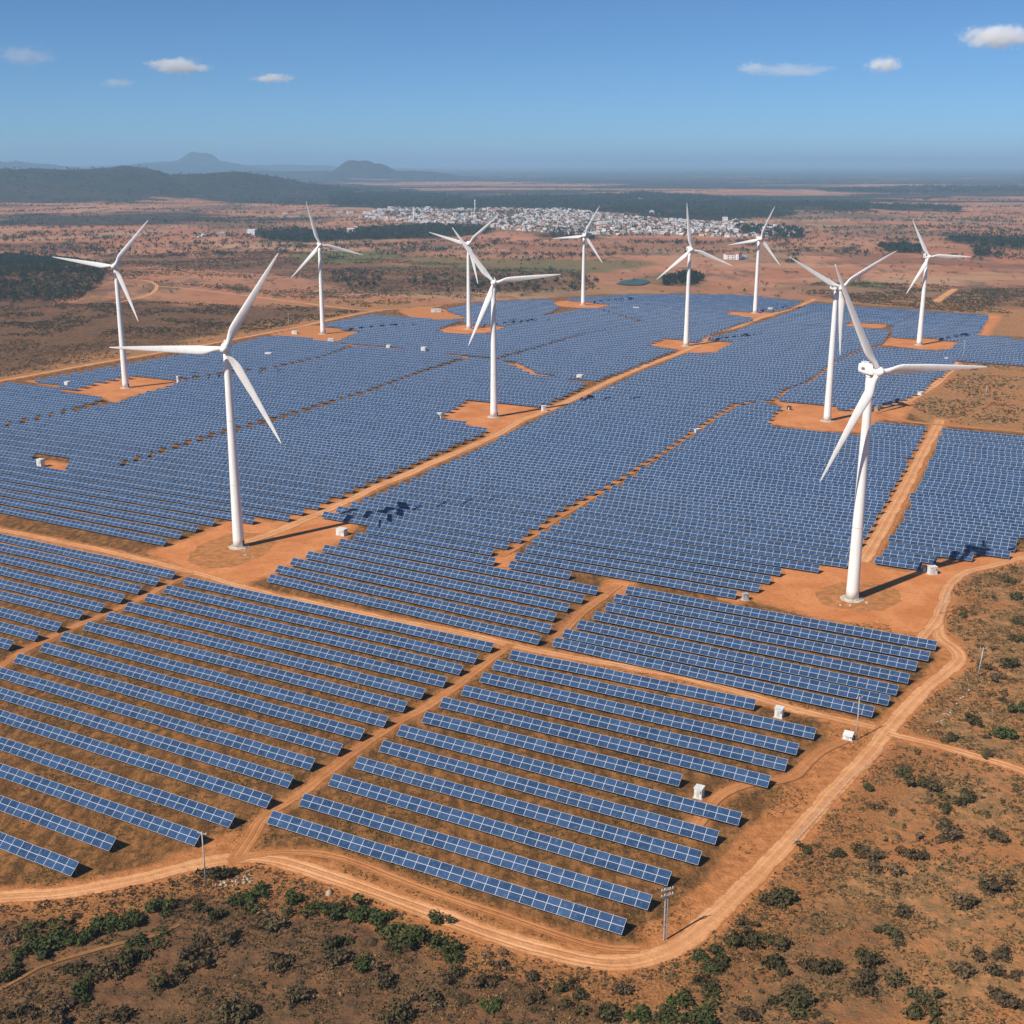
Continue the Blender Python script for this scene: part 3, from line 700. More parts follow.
for i, (a, b, blk, k) in enumerate(segs):
    L = math.dist(a, b); L = max(6, round(L / CELL_W) * CELL_W)
    ang = math.atan2(b[1] - a[1], b[0] - a[0])
    # the back edge lies on a-b: shift the centre line towards the low side
    mx, my = (a[0] + b[0]) / 2 + math.sin(ang) * T_D / 2, (a[1] + b[1]) / 2 - math.cos(ang) * T_D / 2
    if i in indiv:
        me, fr, xs = row_meshes(L, i)
        root = empty('solar_panel_row', (mx, my, 0), ang)
        seen[(blk, k)] = seen.get((blk, k), 0) + 1
        piece = '' if seen[(blk, k)] == 1 else ', ' + ordinal(seen[(blk, k)]) + ' piece'
        where = BLK_TXT[blk]
        lb = f"{ordinal(k)} blue panel row of the {where}{piece}"
        tag(root, lb, 'solar panels', 'rows of tilted blue solar panels')
        link('panel_array', me, root)
        if blk in 'ABC' :
            fr.build('support_frame', M['steel'], root)
            for x in xs[::2] + ([xs[-1]] if len(xs) % 2 == 0 else []):
                link('post', post_me, root, (x, .75, 0))
        else:
            for x in xs:
                fr.box((x, .75, 1.15), (.14, .14, 2.3)); 
            fr.build('support_frame', M['steel'], root)
    else: rest.append((L, mx, my, ang, i))
if rest:
    Vs = []; Fs = []; Us = []; Ms = []; off = 0
    for L, mx, my, ang, i in rest:
        me, fr, xs = row_meshes(L, i)
        n = len(me.vertices); v = np.zeros(n * 3, np.float32); me.vertices.foreach_get('co', v); v = v.reshape(-1, 3)
        c, s = math.cos(ang), math.sin(ang)
        Vs.append(np.column_stack([v[:, 0] * c - v[:, 1] * s + mx, v[:, 0] * s + v[:, 1] * c + my, v[:, 2]]))
        f = np.zeros(len(me.loops), np.int32); me.loops.foreach_get('vertex_index', f); Fs.append(f.reshape(-1, 4) + off); off += n
        u = np.zeros(len(me.loops) * 2, np.float32); me.uv_layers[0].data.foreach_get('uv', u); Us.append(u + np.float32(0)); 
        q = np.zeros(len(me.polygons), np.int32); me.polygons.foreach_get('material_index', q); Ms.append(q)
        bpy.data.meshes.remove(me)
    me = np_mesh('far_solar_panel_rows', np.concatenate(Vs), np.concatenate(Fs), [M['panel'], M['alu'], M['under']], np.concatenate(Ms))
    uvl = me.uv_layers.new(name='UVMap'); uvl.data.foreach_set('uv', np.concatenate(Us))
    tag(link('solar_panel_rows', me), 'short and distant blue panel rows at the back of the solar farm', 'solar panels', kind='stuff')

# ------------------------------------------------------------------ wind turbines
def tower_me(h):
    m = MB(); r0, r1 = 2.35, 1.35; rings = []
    for k in range(25):
        f = k / 24; rings.append(((0, 0, .5 + (h - 2.2 - .5) * f), r0 + (r1 - r0) * f ** .9))
    m.tube(rings, 40)
    for f in (.33, .66):
        z = .5 + (h - 2.7) * f; r = r0 + (r1 - r0) * f ** .9
        m.tube([((0, 0, z - .07), r + .035), ((0, 0, z + .07), r + .03)], 40, 1)
    m.tube([((0, 0, h - 2.5), 1.5), ((0, 0, h - 2.0), 1.5)], 32)
    return m.mesh('tower', [M['white'], M['door']])
def blade_me():
    n = 36; ns = 20; V = []; F = []
    for i in range(n + 1):
        f = i / n; z = 1.2 + f * 44.8
        cir = 1 - smooth(.02, .16, np.array(f)); cir = float(cir)
        chord = 2.0 * cir + (1 - cir) * (4.1 * (1 - f) ** .75 + .25) * (1 if f < .985 else .6)
        if .02 < f < .2: chord = 2.0 + (4.1 * .8 ** .75 + .25 - 2.0) * float(smooth(.02, .2, np.array(f)))
        thick = 2.0 * cir + (1 - cir) * chord * (.30 - .16 * f)
        tw = R(16) * (1 - f) ** 2 + R(4)
        bend = -2.2 * f * f
        for k in range(ns):
            a = 2 * math.pi * k / ns; cx = math.cos(a)
            x = chord * .5 * cx - (1 - cir) * chord * .18
            y = thick * .5 * math.sin(a) * (1 if cir > .9 else (cir + (1 - cir) * math.sqrt(max(0, (1 - cx) / 2)) * 1.25 + .02))
            X = x * math.cos(tw) - y * math.sin(tw); Y = x * math.sin(tw) + y * math.cos(tw)
            V.append((X, Y + bend, z))
    for i in range(n):
        for k in range(ns): F.append((i * ns + k, i * ns + (k + 1) % ns, (i + 1) * ns + (k + 1) % ns, (i + 1) * ns + k))
    me = bpy.data.meshes.new('blade'); me.from_pydata(V, [], F + [tuple(reversed(range(ns))), tuple(n * ns + k for k in range(ns))])
    me.materials.append(M['white']); me.polygons.foreach_set('use_smooth', [True] * len(me.polygons)); me.update(); return me
def nacelle_me():
    m = MB(); prof = [(-2.6, 1.35, 1.45), (-2.2, 1.75, 1.8), (-.5, 1.95, 2.0), (4, 1.95, 2.05), (7, 1.85, 1.9), (7.9, 1.4, 1.5)]
    n = 24; V = []; F = []
    for y, hw, hh in prof:
        for k in range(n):
            a = 2 * math.pi * k / n; c, s = math.cos(a), math.sin(a)
            e = .38; V.append((hw * math.copysign(abs(c) ** e, c), y, hh * math.copysign(abs(s) ** e, s)))
    for i in range(len(prof) - 1):
        for k in range(n): F.append((i * n + k, (i + 1) * n + k, (i + 1) * n + (k + 1) % n, i * n + (k + 1) % n))
    m.add(V, F + [tuple(range(n)), tuple(reversed([(len(prof) - 1) * n + k for k in range(n)]))], 0, False)
    m.box((0, 5.2, 2.35), (2.6, 1.6, .7)); m.box((0, 6.6, 2.6), (.12, .12, 1.4)); m.box((.7, 6.6, 2.4), (.1, .1, 1.0)); m.box((0, 1.5, 2.15), (1.4, 1.8, .3))
    m.box((1.98, 3.5, .2), (.06, 2.2, 1.0), 1); m.box((-1.98, 3.5, .2), (.06, 2.2, 1.0), 1)
    return m.mesh('nacelle', [M['white'], M['steel']])
def hub_me():
    m = MB(); rings = []
    for y, r in ((1.5, 1.55), (1.2, 1.75), (.4, 1.85), (-.6, 1.8), (-1.4, 1.45), (-2.0, .95), (-2.35, .4), (-2.42, .05)): rings.append(((0, y, 0), r))
    m.tube(rings, 28); return m.mesh('hub', [M['white']])
def foundation_me():
    m = MB(); m.tube([((0, 0, -.3), 4.6), ((0, 0, .22), 4.5), ((0, 0, .3), 4.3)], 8, 0, True, False); m.tube([((0, 0, .3), 3.0), ((0, 0, .62), 2.9)], 24, 0, True, False)
    return m.mesh('foundation', [M['concrete']])
def door_me():
    m = MB(); m.box((0, 0, 1.1), (1.0, .12, 2.2)); m.box((0, -.5, -.35), (1.4, 1.2, .12), 1)
    for k in range(4): m.box((0, -1.2 - .3 * k, -.5 - .18 * k), (1.2, .3, .05), 1)
    return m.mesh('door', [M['dark'], M['steel']])
BL, NA, HU, FO, DO = blade_me(), nacelle_me(), hub_me(), foundation_me(), door_me()
TURB = [ # base px, hub height, blade length, phase (degrees ccw from picture right), rotor yaw, label
 ((239, 546), 83.5, 43.8, 58, 5, 'large white wind turbine at the front left beside the cross road'),
 ((852, 598), 84.8, 43.0, 0, 17, 'large white wind turbine in the right front clearing inside the turning circle'),
 ((126, 387), 85.5, 40.5, 50, 6, 'white wind turbine at the far left edge of the panels'),
 ((323, 333), 82, 40.5, 106, 16, 'white wind turbine at the far left corner, second from the left at the back'),
 ((494, 416), 84, 41.3, 7, 4, 'white wind turbine in the middle of the farm in a square clearing'),
 ((469, 328), 80.5, 38.6, 43, 4, 'small distant white turbine just behind the central turbine'),
 ((583, 304), 76.5, 36, 64, 4, 'most distant white turbine, in front of the white village'),
 ((686, 345), 83, 39.3, 99, 8, 'white turbine by the diagonal road with one blade straight up'),
 ((755, 312), 77.5, 36, 69, 8, 'distant white turbine near the far end of the diagonal road'),
 ((827, 420), 82, 40.8, 32, 15, 'white turbine behind the right front one, on a long orange clearing'),
 ((919, 344), 76.5, 36, 0, 2, 'white turbine at the far right in a rectangular orange clearing'),
]
ONEST = {}
for (bx, by), h, bl, ph, yw, lb in TURB:
    X, Y = gp(bx, by + 1)
    root = empty('wind_turbine', (X, Y, 0), R(yw)); tag(root, lb, 'wind turbine', 'white three-bladed wind turbines')
    link('foundation', FO, root); 
    if h not in ONEST: ONEST[h] = tower_me(h)
    tw = link('tower', ONEST[h], root)
    d = link('door', DO, tw, (2.2, -1.1, .9)); d.rotation_euler = (0, 0, R(60))
    na = link('nacelle', NA, root, (0, -1.2, h)); na.scale = (.86, .9, .86)
    hb = link('hub', HU, root, (0, -5.2, h))
    for k in range(3):
        b = link('blade', BL, root, (0, -5.2, h))
        s = bl / 46; b.scale = (.65 + .35 * s, .65 + .35 * s, s)
        # picture angle ccw from +x ; local +X is picture right
        a = R(ph + 120 * k); 
        b.rotation_euler = (0, R(90) - a, 0)

# ------------------------------------------------------------------ kiosks, cabinets, poles, fence, rocks
def kiosk(px, py, w, d, h, rz, label, mat='kiosk', cat='equipment kiosk', name='equipment_kiosk', slope=0):
    X, Y = gp(px, py); q_ = .72 if py < 420 else 1; w, d, h = w * q_, d * q_, h * q_; root = empty(name, (X, Y, 0), R(rz)); tag(root, label, cat, 'pale equipment boxes beside the panel rows')
    m = MB(); m.box((0, 0, .1), (w + .6, d + .6, .25), 0); m.build('plinth', M['concrete'], root)
    m = MB(); m.box((0, 0, .22 + h / 2), (w, d, h), 0); m.build('body', M[mat], root)
    m = MB(); m.box((0, 0, .25 + h + .08), (w + .3, d + .3, .16), 0, Matrix.Rotation(R(slope), 4, 'X')); m.build('roof', M[mat], root)
    m = MB(); m.box((0, -d / 2 - .02, .22 + h * .44), (w * .34, .05, h * .72)); dr = m.build('door', M['door'], root)
    m = MB(); m.box((w * .14, -d / 2 - .07, .22 + h * .48), (.08, .06, .2)); m.build('handle', M['dark'], dr)
    m = MB()
    for k in range(4): m.box((w * .36, -d / 2 - .02, .22 + h * (.55 + .08 * k)), (w * .2, .05, h * .04))
    m.build('vent', M['dark'], root)
    return root
kiosk(779, 717, 2.2, 2.2, 2.7, -28, 'white kiosk at the end of the short top row near the road fork')
kiosk(699, 797, 2.0, 2.2, 2.5, -28, 'white kiosk at the end of the shortened row in the front block')
kiosk(848, 739, 2.4, 2.2, 1.3, -28, 'low white box with sloping lid beside the tall pole', slope=14)
kiosk(932, 574, 3.0, 2.4, 2.8, 10, 'white kiosk beside the road near the right turbine')
kiosk(924, 572, 1.4, 1.4, 2.2, 10, 'narrow grey cabinet just left of the white kiosk by the right turbine', 'steel')
kiosk(41, 467, 3.2, 2.6, 4.0, -28, 'white kiosk among the panels at the far left')
kiosk(342, 535, 4.0, 3.0, 2.6, -28, 'pale blue-white kiosk at the edge of the front left turbine clearing')
kiosk(68, 389, 4.5, 4.0, 7, -28, 'white cabinet at the left tip of the far left clearing')
kiosk(178, 382, 4.5, 4.0, 6, -28, 'white cabinet at the right tip of the far left clearing')
kiosk(440, 419, 3.5, 3, 5, -28, 'small white cabinet at the left corner of the middle turbine clearing')
kiosk(544, 411, 4, 3.5, 4.5, 20, 'tall white cabinet where the middle turbine shadow meets the road')
kiosk(389, 350, 5, 4, 5.5, -28, 'white box on the service track, left of the two')
kiosk(424, 353, 6, 4, 6.5, -28, 'white box on the service track, right of the two')
kiosk(580, 380, 6, 5, 5, -28, 'white box near the junction of service track and diagonal road')
kiosk(612, 392, 3, 3, 3.5, -28, 'small white cabinet standing among panels below the road junction')
kiosk(770, 312, 6, 5, 6, 0, 'pale hut beside the far diagonal road and distant turbine')
kiosk(789, 410, 3.4, 3, 3, -28, 'dark cabinet at the upper left of the long orange clearing', 'dark')
kiosk(875, 411, 4, 3, 4, 10, 'sandy coloured hut at the right of the long orange clearing', 'rock')
kiosk(921, 395, 5, 4, 2.5, 30, 'low white cabinet on the dirt beside the scrub patch')
kiosk(636, 310, 9, 6, 3.5, -10, 'low white hut among the rear panels')
kiosk(269, 356, 8, 5, 3.5, -20, 'low white hut among the panels behind the left turbine')
kiosk(331, 342, 7, 5, 4, 0, 'pale hut at the foot of the far left corner clearing')
kiosk(697, 432, 4, 2.5, 1.6, 30, 'low pale box in the narrow lane between central blocks')
kiosk(745, 600, 2.0, 1.6, 2.2, 15, 'small blue-grey cabinet at the left tip of the right clearing', 'alu')
kiosk(436, 312, 14, 8, 4, 8, 'long white site building at the rear left edge of the panels', cat='building', name='site_building')
kiosk(295, 334, 7, 5, 3.5, -10, 'pale hut with pole beside the far left corner clearing')
kiosk(946, 361, 3, 2, 3.5, 0, 'small white cabinet on the edge of the scrub patch')

def pole(px, py, h, label, arms=1, lean=(0, 0), name='utility_pole', r=.16, arm_rz=-20):
    X, Y, Z = gph(px, py); root = empty(name, (X, Y, Z), R(arm_rz)); root.rotation_euler = (R(lean[0]), R(lean[1]), R(arm_rz))
    tag(root, label, 'pole', 'poles around the solar farm')
    m = MB(); m.tube([((0, 0, -.4), r * 1.3), ((0, 0, h), r * .8)], 10); m.build('mast', M['pole'], root)
    for k in range(arms):
        z = h - .4 - 1.1 * k; m = MB(); m.box((0, 0, z), (2.4, .14, .16)); a = m.build('crossarm', M['pole'], root)
        for x in (-1.05, 0, 1.05):
            m = MB(); m.tube([((x, 0, z + .08), .06), ((x, 0, z + .2), .1), ((x, 0, z + .42), .05)], 8); m.build('insulator', M['kiosk'], a)
    return root
pole(206, 886, 13.5, 'thin grey pole on the embankment by the front left track junction', 1)
pole(856, 740, 13, 'tall thin pole beside the low white box near the road fork', 1, arm_rz=30)
pole(978, 676, 9.5, 'grey pole standing in the scrub right of the bend in the road', 1, (0, 5), arm_rz=10)
pole(939, 614, 9, 'leaning pole beside the road right of the turning circle', 0, (0, 18))
pole(963, 360, 16, 'thin pole at the corner of the far right panel block', 1)
pole(985, 404, 13, 'pole standing in the scrub patch at the right edge', 0)
pole(289, 330, 16, 'thin pole beside the far left corner clearing', 1)
# lattice twin pole at the front corner
X, Y, Z = gph(665, 940); root = empty('lattice_pole', (X, Y, Z), R(25)); tag(root, 'pale twin-legged lattice pole at the front corner of the perimeter road', 'pole', 'poles around the solar farm')
for sx in (-.28, .28):
    m = MB(); m.box((sx, 0, 6), (.2, .24, 12.4)); m.build('leg', M['pole'], root)
m = MB()
for k in range(13): m.box((0, 0, .6 + .9 * k), (.5, .1, .1), 0, None)
for k in range(12): m.box((0, .06, 1.05 + .9 * k), (.85, .05, .06), 0, Matrix.Rotation(R(55 if k % 2 else -45), 4, 'Y'))
m.build('bracing', M['pole'], root)
for z in (11.9, 10.6):
    m = MB(); m.box((0, -.2, z), (3.0, .16, .18)); a = m.build('crossarm', M['pole'], root)
    for x in (-1.3, -.65, .65, 1.3):
        m = MB(); m.tube([((x, -.2, z + .09), .07), ((x, -.2, z + .25), .11), ((x, -.2, z + .5), .05)], 8); m.build('insulator', M['kiosk'], a)
# wire fence by the right-hand road
def fence(pts, label, n):
    g = [gph(*p) for p in pts]; root = empty('wire_fence', g[0]); tag(root, label, 'fence')
    P = [np.interp(np.linspace(0, len(g) - 1, n), range(len(g)), [q[i] for q in g]) for i in (0, 1)]
    Zs = height(P[0], P[1]); base = Vector(g[0]); m2 = MB(); pm = MB(); pm.box((0, 0, .9), (.1, .1, 1.9)); pme = pm.mesh('post', [M['pole']])
    pr = None
    for x, y, z in zip(P[0], P[1], Zs):
        q = Vector((x, y, z)) - base; link('post', pme, root, q)
        if pr is not None:
            for hz in (.5, 1.0, 1.5): m2.tube([(pr + Vector((0, 0, hz)), .015), (q + Vector((0, 0, hz)), .015)], 4, 0, False)
        pr = q
    m2.build('wire', M['steel'], root)
fence([(792, 845), (806, 830), (822, 812), (850, 780), (885, 752)], 'wire fence on thin posts along the outer side of the right road', 22)
fence([(942, 625), (948, 600), (955, 585), (975, 573)], 'short wire fence beside the road by the right turbine', 10)
# rocks
def rock_me(seed):
    rr = np.random.default_rng(seed); m = bpy.data.meshes.new('rock')
    import bmesh
    bm = bmesh.new(); bmesh.ops.create_icosphere(bm, subdivisions=2, radius=1)
    sc = rr.uniform(.7, 1.3, 3)
    for v in bm.verts:
        n = fbm(np.array([v.co.x * 1.3 + seed * 3]), np.array([v.co.y * 1.3 + v.co.z * 1.7]), seed)[0]
        v.co = Vector((v.co.x * sc[0], v.co.y * sc[1], v.co.z * sc[2] * .7)) * (.65 + .7 * n)
    bm.to_mesh(m); bm.free(); m.materials.append(M['rock']); return m
RK = [rock_me(s) for s in range(5)]
def rock(px, py, s, label, grp):
    X, Y, Z = gph(px, py); o = link('rock', RK[random.randrange(5)]); o.location = (X, Y, Z + s * .15); o.scale = (s,) * 3; o.rotation_euler = (random.uniform(0, .5), 0, random.uniform(0, 6))
    tag(o, label, 'rock', grp)
for k in range(42):
    f = random.random(); rock(213 + 42 * f + random.uniform(-3, 3), 886 - 9 * f + random.uniform(-4, 5), random.uniform(.15, .45), 'pale rock in the heap on the embankment near the front left pole', 'heap of pale rocks on the embankment')
for k in range(26):
    f = random.random(); rock(928 + 44 * f + random.uniform(-3, 3), 736 - 48 * f + random.uniform(-3, 3), random.uniform(.15, .38), 'pale stone in the loose line of stones right of the road bend', 'line of loose stones')
rock(329, 894, .9, 'single pale boulder just below the front road', 'loose boulders'); rock(484, 956, .6, 'small pale boulder on the bank below the front centre road', 'loose boulders')
for k in range(12): 
    tb = TURB[0][0] if k < 8 else TURB[1][0]
    rock(tb[0] + random.uniform(-12, 16), tb[1] + random.uniform(4, 12), random.uniform(.3, .7), 'pale rubble stone lying by the base of the front left turbine' if k < 8 else 'pale stone lying by the base of the right front turbine', 'stones by the turbine bases')

# ------------------------------------------------------------------ plants
def leafy(seed, n, lobes, size, h, flat=.75, sticks=6):
    rr = np.random.default_rng(seed)
    cen = rr.normal(0, 1, (lobes, 3)) * np.array([.42, .42, .22]) + np.array([0, 0, .48]); rad = rr.uniform(.32, .58, lobes)
    li = rr.integers(0, lobes, n); d = rr.normal(0, 1, (n, 3)); d /= np.linalg.norm(d, axis=1)[:, None]
    rd = rad[li] * rr.uniform(.55, 1.08, n); P = cen[li] + d * rd[:, None]; P[:, 2] = np.abs(P[:, 2]) * flat
    nrm = d + rr.normal(0, .6, (n, 3)); nrm /= np.linalg.norm(nrm, axis=1)[:, None]
    a = np.cross(nrm, rr.normal(0, 1, (n, 3))); a /= np.linalg.norm(a, axis=1)[:, None]; b = np.cross(nrm, a)
    s = (size * rr.uniform(.6, 1.4, n))[:, None]; a *= s; b *= s * .7
    V = np.stack([P - a, P - b * .8, P + a, P + b], 1).reshape(-1, 3); V[:, 2] = np.maximum(V[:, 2], 0.02) * h
    Fq = np.arange(n * 4).reshape(-1, 4); mi = np.zeros(n, int)
    if sticks:
        sv = []
        for k in range(sticks):
            q = P[rr.integers(0, n)] * .8; w = .03
            sv += [(-w, 0, 0), (w, 0, 0), (q[0] + w * .4, q[1], q[2] * h), (q[0] - w * .4, q[1], q[2] * h)]
        Fq = np.concatenate([Fq, np.arange(sticks * 4).reshape(-1, 4) + len(V)]); V = np.concatenate([V, np.array(sv)]); mi = np.concatenate([mi, np.ones(sticks, int)])
    return V, Fq, mi
BUSH = [leafy(s, 420, 6, .115, 1.0) for s in range(6)]
def bush_meshes(mat): return [np_mesh('shrub', V, Fq, [M[mat], M['bark']], mi) for V, Fq, mi in BUSH]
BM = {k: bush_meshes(k) for k in ('shrub_dry', 'shrub_olive', 'shrub_green')}
BTXT = {'shrub_dry': ('dry grey-brown shrub in the scrub outside the perimeter road', 'shrub', 'dry grey-brown shrubs', 'shrub'),
        'shrub_olive': ('dark olive shrub on the orange scrub slope outside the road', 'shrub', 'dark olive shrubs', 'shrub'),
        'shrub_green': ('bright green leafy bush outside the perimeter road', 'bush', 'green bushes below the road', 'bush')}
def bush(X, Y, Z, s, kind, sz=1.0):
    lb, cat, grp, nm = BTXT[kind]
    o = link(nm, BM[kind][random.randrange(6)]); o.location = (X, Y, Z - .05); o.scale = (s, s * random.uniform(.85, 1.15), s * random.uniform(.75, 1.0) * sz); o.rotation_euler = (0, 0, random.uniform(0, 6.28))
    tag(o, lb, cat, grp)
def px_size(X, Y): return F_PX / math.hypot(X, Y, CAM_H)
taken = []
def bush_px(x, y, w, kind):
    X, Y, Z = gph(x, y); s = w / px_size(X, Y) / 2 * 1.3; bush(X, Y, Z, s, kind); taken.append((X, Y, s))
G = 'shrub_green'; O = 'shrub_olive'; D_ = 'shrub_dry'
LIST = [(259, 897, 24, G), (297, 903, 24, G), (317, 909, 18, G), (340, 914, 24, G), (360, 919, 28, G), (372, 915, 18, G), (380, 925, 24, G), (400, 934, 24, G), (420, 940, 24, G), (410, 944, 16, G), (440, 946, 22, G), (455, 957, 18, G), (434, 921, 18, G), (365, 966, 22, G), (490, 1006, 16, G),
 (248, 900, 18, G), (234, 903, 16, G), (37, 948, 30, G), (20, 953, 20, G), (57, 944, 28, G), (72, 941, 18, G), (87, 937, 20, G), (107, 924, 26, G), (120, 928, 18, G), (135, 921, 22, G), (160, 911, 22, G), (82, 995, 24, G), (142, 941, 20, G), (160, 986, 24, O), (222, 876, 26, O), (128, 965, 26, O), (82, 971, 24, O), (214, 918, 16, O), (196, 908, 14, O),
 (703, 956, 18, G), (711, 970, 20, G), (700, 983, 18, O), (719, 968, 22, O), (686, 1000, 26, G), (645, 1016, 26, G), (668, 1014, 24, O), (612, 1016, 24, O), (698, 1023, 28, G), (580, 1000, 20, O), (560, 990, 18, O), (530, 980, 16, D_), (766, 903, 20, O), (787, 902, 24, O), (733, 944, 24, O), (742, 925, 16, D_), (770, 964, 30, O), (785, 1006, 26, O), (745, 1016, 20, D_),
 (901, 773, 18, O), (931, 788, 24, O), (966, 799, 20, O), (869, 789, 12, O), (944, 808, 18, O), (949, 838, 22, D_), (877, 860, 26, D_), (841, 854, 20, O), (916, 858, 20, D_), (808, 852, 14, O), (887, 935, 22, O), (916, 999, 22, O), (924, 1017, 24, O), (826, 970, 26, O), (874, 966, 28, O), (797, 1004, 28, O), (866, 990, 18, D_), (996, 837, 22, D_), (988, 756, 12, O),
 (1000, 736, 22, G), (972, 722, 16, O), (951, 739, 16, O), (963, 616, 10, O), (1014, 599, 14, O), (1010, 583, 9, O), (1016, 622, 14, O), (1017, 640, 13, O), (1006, 666, 18, O), (997, 678, 16, D_), (1022, 712, 16, G), (988, 669, 14, D_), (1000, 700, 12, D_), (110, 975, 24, D_), (270, 930, 26, D_), (225, 945, 26, D_), (332, 950, 26, O), (340, 962, 26, D_), (385, 985, 26, D_), (425, 1000, 24, D_), (455, 975, 20, D_), (400, 1018, 30, O), (280, 965, 22, D_), (300, 1000, 26, D_), (235, 1015, 30, O), (190, 960, 24, D_), (60, 1010, 26, D_), (10, 975, 24, O), (20, 1015, 20, D_), (125, 1018, 22, D_), (500, 965, 18, D_), (480, 985, 22, D_), (620, 990, 18, D_), (965, 975, 22, D_), (1000, 960, 24, D_), (1010, 1005, 24, D_), (960, 905, 22, D_), (990, 890, 22, D_), (905, 915, 18, D_)]
for q in LIST: bush_px(*q)
def ok_ground(X, Y, roads=2.0):
    X = np.atleast_1d(X); Y = np.atleast_1d(Y); m = ~in_poly(X, Y, farm_g)
    for n, g, w, mt, lb in ROAD_G: m &= dist_line(X, Y, g[::3] + [g[-1]]) > w / 2 + roads
    return m
def cand(n, box, seed):
    rr = np.random.default_rng(seed); xs = rr.uniform(box[0], box[1], n); ys = rr.uniform(box[2], box[3], n)
    g = np.array([gp(x, y, -3 if y > 850 else 0) for x, y in zip(xs, ys)]); return g[:, 0], g[:, 1], xs, ys
# uniform in ground area over the foreground scrub
rr = np.random.default_rng(5); N = 9000
gx = rr.uniform(-130, 420, N); gy = rr.uniform(150, 620, N)
vis = (gx > -.5 * gy - 10) & (gx < .5 * gy + 10); gx, gy = gx[vis], gy[vis]; okm = ok_ground(gx, gy, 2.5); gx, gy = gx[okm], gy[okm]
cl = fbm(gx / 14, gy / 14, 55, 3); keep = rr.uniform(0, 1, len(gx)) < smooth(.40, .62, cl); gx, gy = gx[keep], gy[keep]
db = dist_line(gx, gy, bank_g); kk = (db > 9) | (gy > 330); gx, gy = gx[kk], gy[kk]
hz = height(gx, gy); o_ = np.argsort(np.hypot(gx, gy)); gx, gy, hz = gx[o_], gy[o_], hz[o_]
n_ind = max(0, 300 - len(LIST)); far_idx = []
for i in range(len(gx)):
    s = float(np.clip(rr.lognormal(math.log(1.0), .38), .5, 2.3)); kd = O if rr.uniform() < (.40 if gx[i] > 40 else .25) else D_
    if rr.uniform() < .04: kd = G
    if i < n_ind: bush(gx[i], gy[i], hz[i], s, kd)
    else: far_idx.append((gx[i], gy[i], hz[i], s))
def merge(temps, P, sc, szr, seed, name, mats, label, cat, mi_of=None):
    rr = np.random.default_rng(seed); Vs = []; Fs = []; Ms = []; off = 0
    ti = rr.integers(0, len(temps), len(P)); P = np.asarray(P)
    for t_ in range(len(temps)):
        V, Fq, mi = temps[t_]; idx = np.where(ti == t_)[0]; n = len(idx)
        if n == 0: continue
        a = rr.uniform(0, 6.28, n); c, s = np.cos(a)[:, None], np.sin(a)[:, None]; S_ = sc[idx][:, None]; hz_ = rr.uniform(szr[0], szr[1], n)[:, None]
        X = (V[None, :, 0] * c - V[None, :, 1] * s) * S_ + P[idx, 0][:, None]; Y = (V[None, :, 0] * s + V[None, :, 1] * c) * S_ + P[idx, 1][:, None]
        Zz = V[None, :, 2] * S_ * hz_ + P[idx, 2][:, None]
        Vs.append(np.stack([X, Y, Zz], -1).reshape(-1, 3)); k = len(V)
        Fs.append((Fq[None] + (np.arange(n) * k)[:, None, None]).reshape(-1, Fq.shape[1]) + off); off += n * k
        Ms.append(np.tile(mi, n) if mi_of is None else np.repeat(mi_of[idx], len(Fq)))
    me = np_mesh(name, np.concatenate(Vs), np.concatenate(Fs), mats, np.concatenate(Ms))
    return tag(link(name, me), label, cat, kind='stuff')
SM = [leafy(50 + s, 46, 3, .20, .9, sticks=0) for s in range(5)]
TUFT = [leafy(80 + s, 14, 2, .34, .8, sticks=0) for s in range(5)]
fi = np.array(far_idx)
merge(SM, fi[:, :3], fi[:, 3] * 1.0, (.7, 1), 1, 'scrub', [M['shrub_dry'], M['shrub_olive']], 'small dry shrubs scattered over the scrub right of the farm', 'scrub', (rng.uniform(0, 1, len(fi)) < .35).astype(int))
# dry grass tufts and low brush on the foreground slope
N = 330000; gx = rr.uniform(-130, 300, N); gy = rr.uniform(170, 560, N)
vis = (gx > -.5 * gy - 5) & (gx < .5 * gy + 5); gx, gy = gx[vis], gy[vis]; okm = ok_ground(gx, gy, .6); gx, gy = gx[okm], gy[okm]
cl = fbm(gx / 7, gy / 7, 66, 3); keep = rr.uniform(0, 1, len(gx)) < smooth(.28, .56, cl); gx, gy = gx[keep], gy[keep]
P = np.stack([gx, gy, height(gx, gy)], 1); kind = rr.uniform(0, 1, len(P))
left = smooth(60, -40, gx)
mi = np.where(kind < .36 + .34 * left, 0, np.where(kind < .46 + .36 * left, 1, 2))
merge(TUFT, P, rr.uniform(.22, .68, len(P)) * np.where(rr.uniform(0, 1, len(P)) < .06, 1.7, 1), (.6, 1), 2, 'dry_grass', [M['shrub_dry'], M['shrub_olive'], M['straw']], 'dry grass and low brush covering the orange slopes', 'grass', mi)
# weeds between the front panel rows
N = 90000; gx = rr.uniform(-170, 130, N); gy = rr.uniform(215, 400, N); m = in_poly(gx, gy, farm_g) & (gx > -.45 * gy) 
for n_, g, w, mt, lb in ROAD_G: m &= dist_line(gx, gy, g[::3] + [g[-1]]) > w / 2 + .5
gx, gy = gx[m], gy[m]; keep = rr.uniform(0, 1, len(gx)) < smooth(.42, .7, fbm(gx / 12, gy / 12, 91, 3)); gx, gy = gx[keep], gy[keep]
mi = (rr.uniform(0, 1, len(gx)) < .6).astype(int)
merge(TUFT, np.stack([gx, gy, np.zeros_like(gx)], 1), rr.uniform(.22, .55, len(gx)), (.4, .8), 3, 'weeds', [M['straw'], M['shrub_olive']], 'thin dry weeds growing between the front panel rows', 'grass', mi)
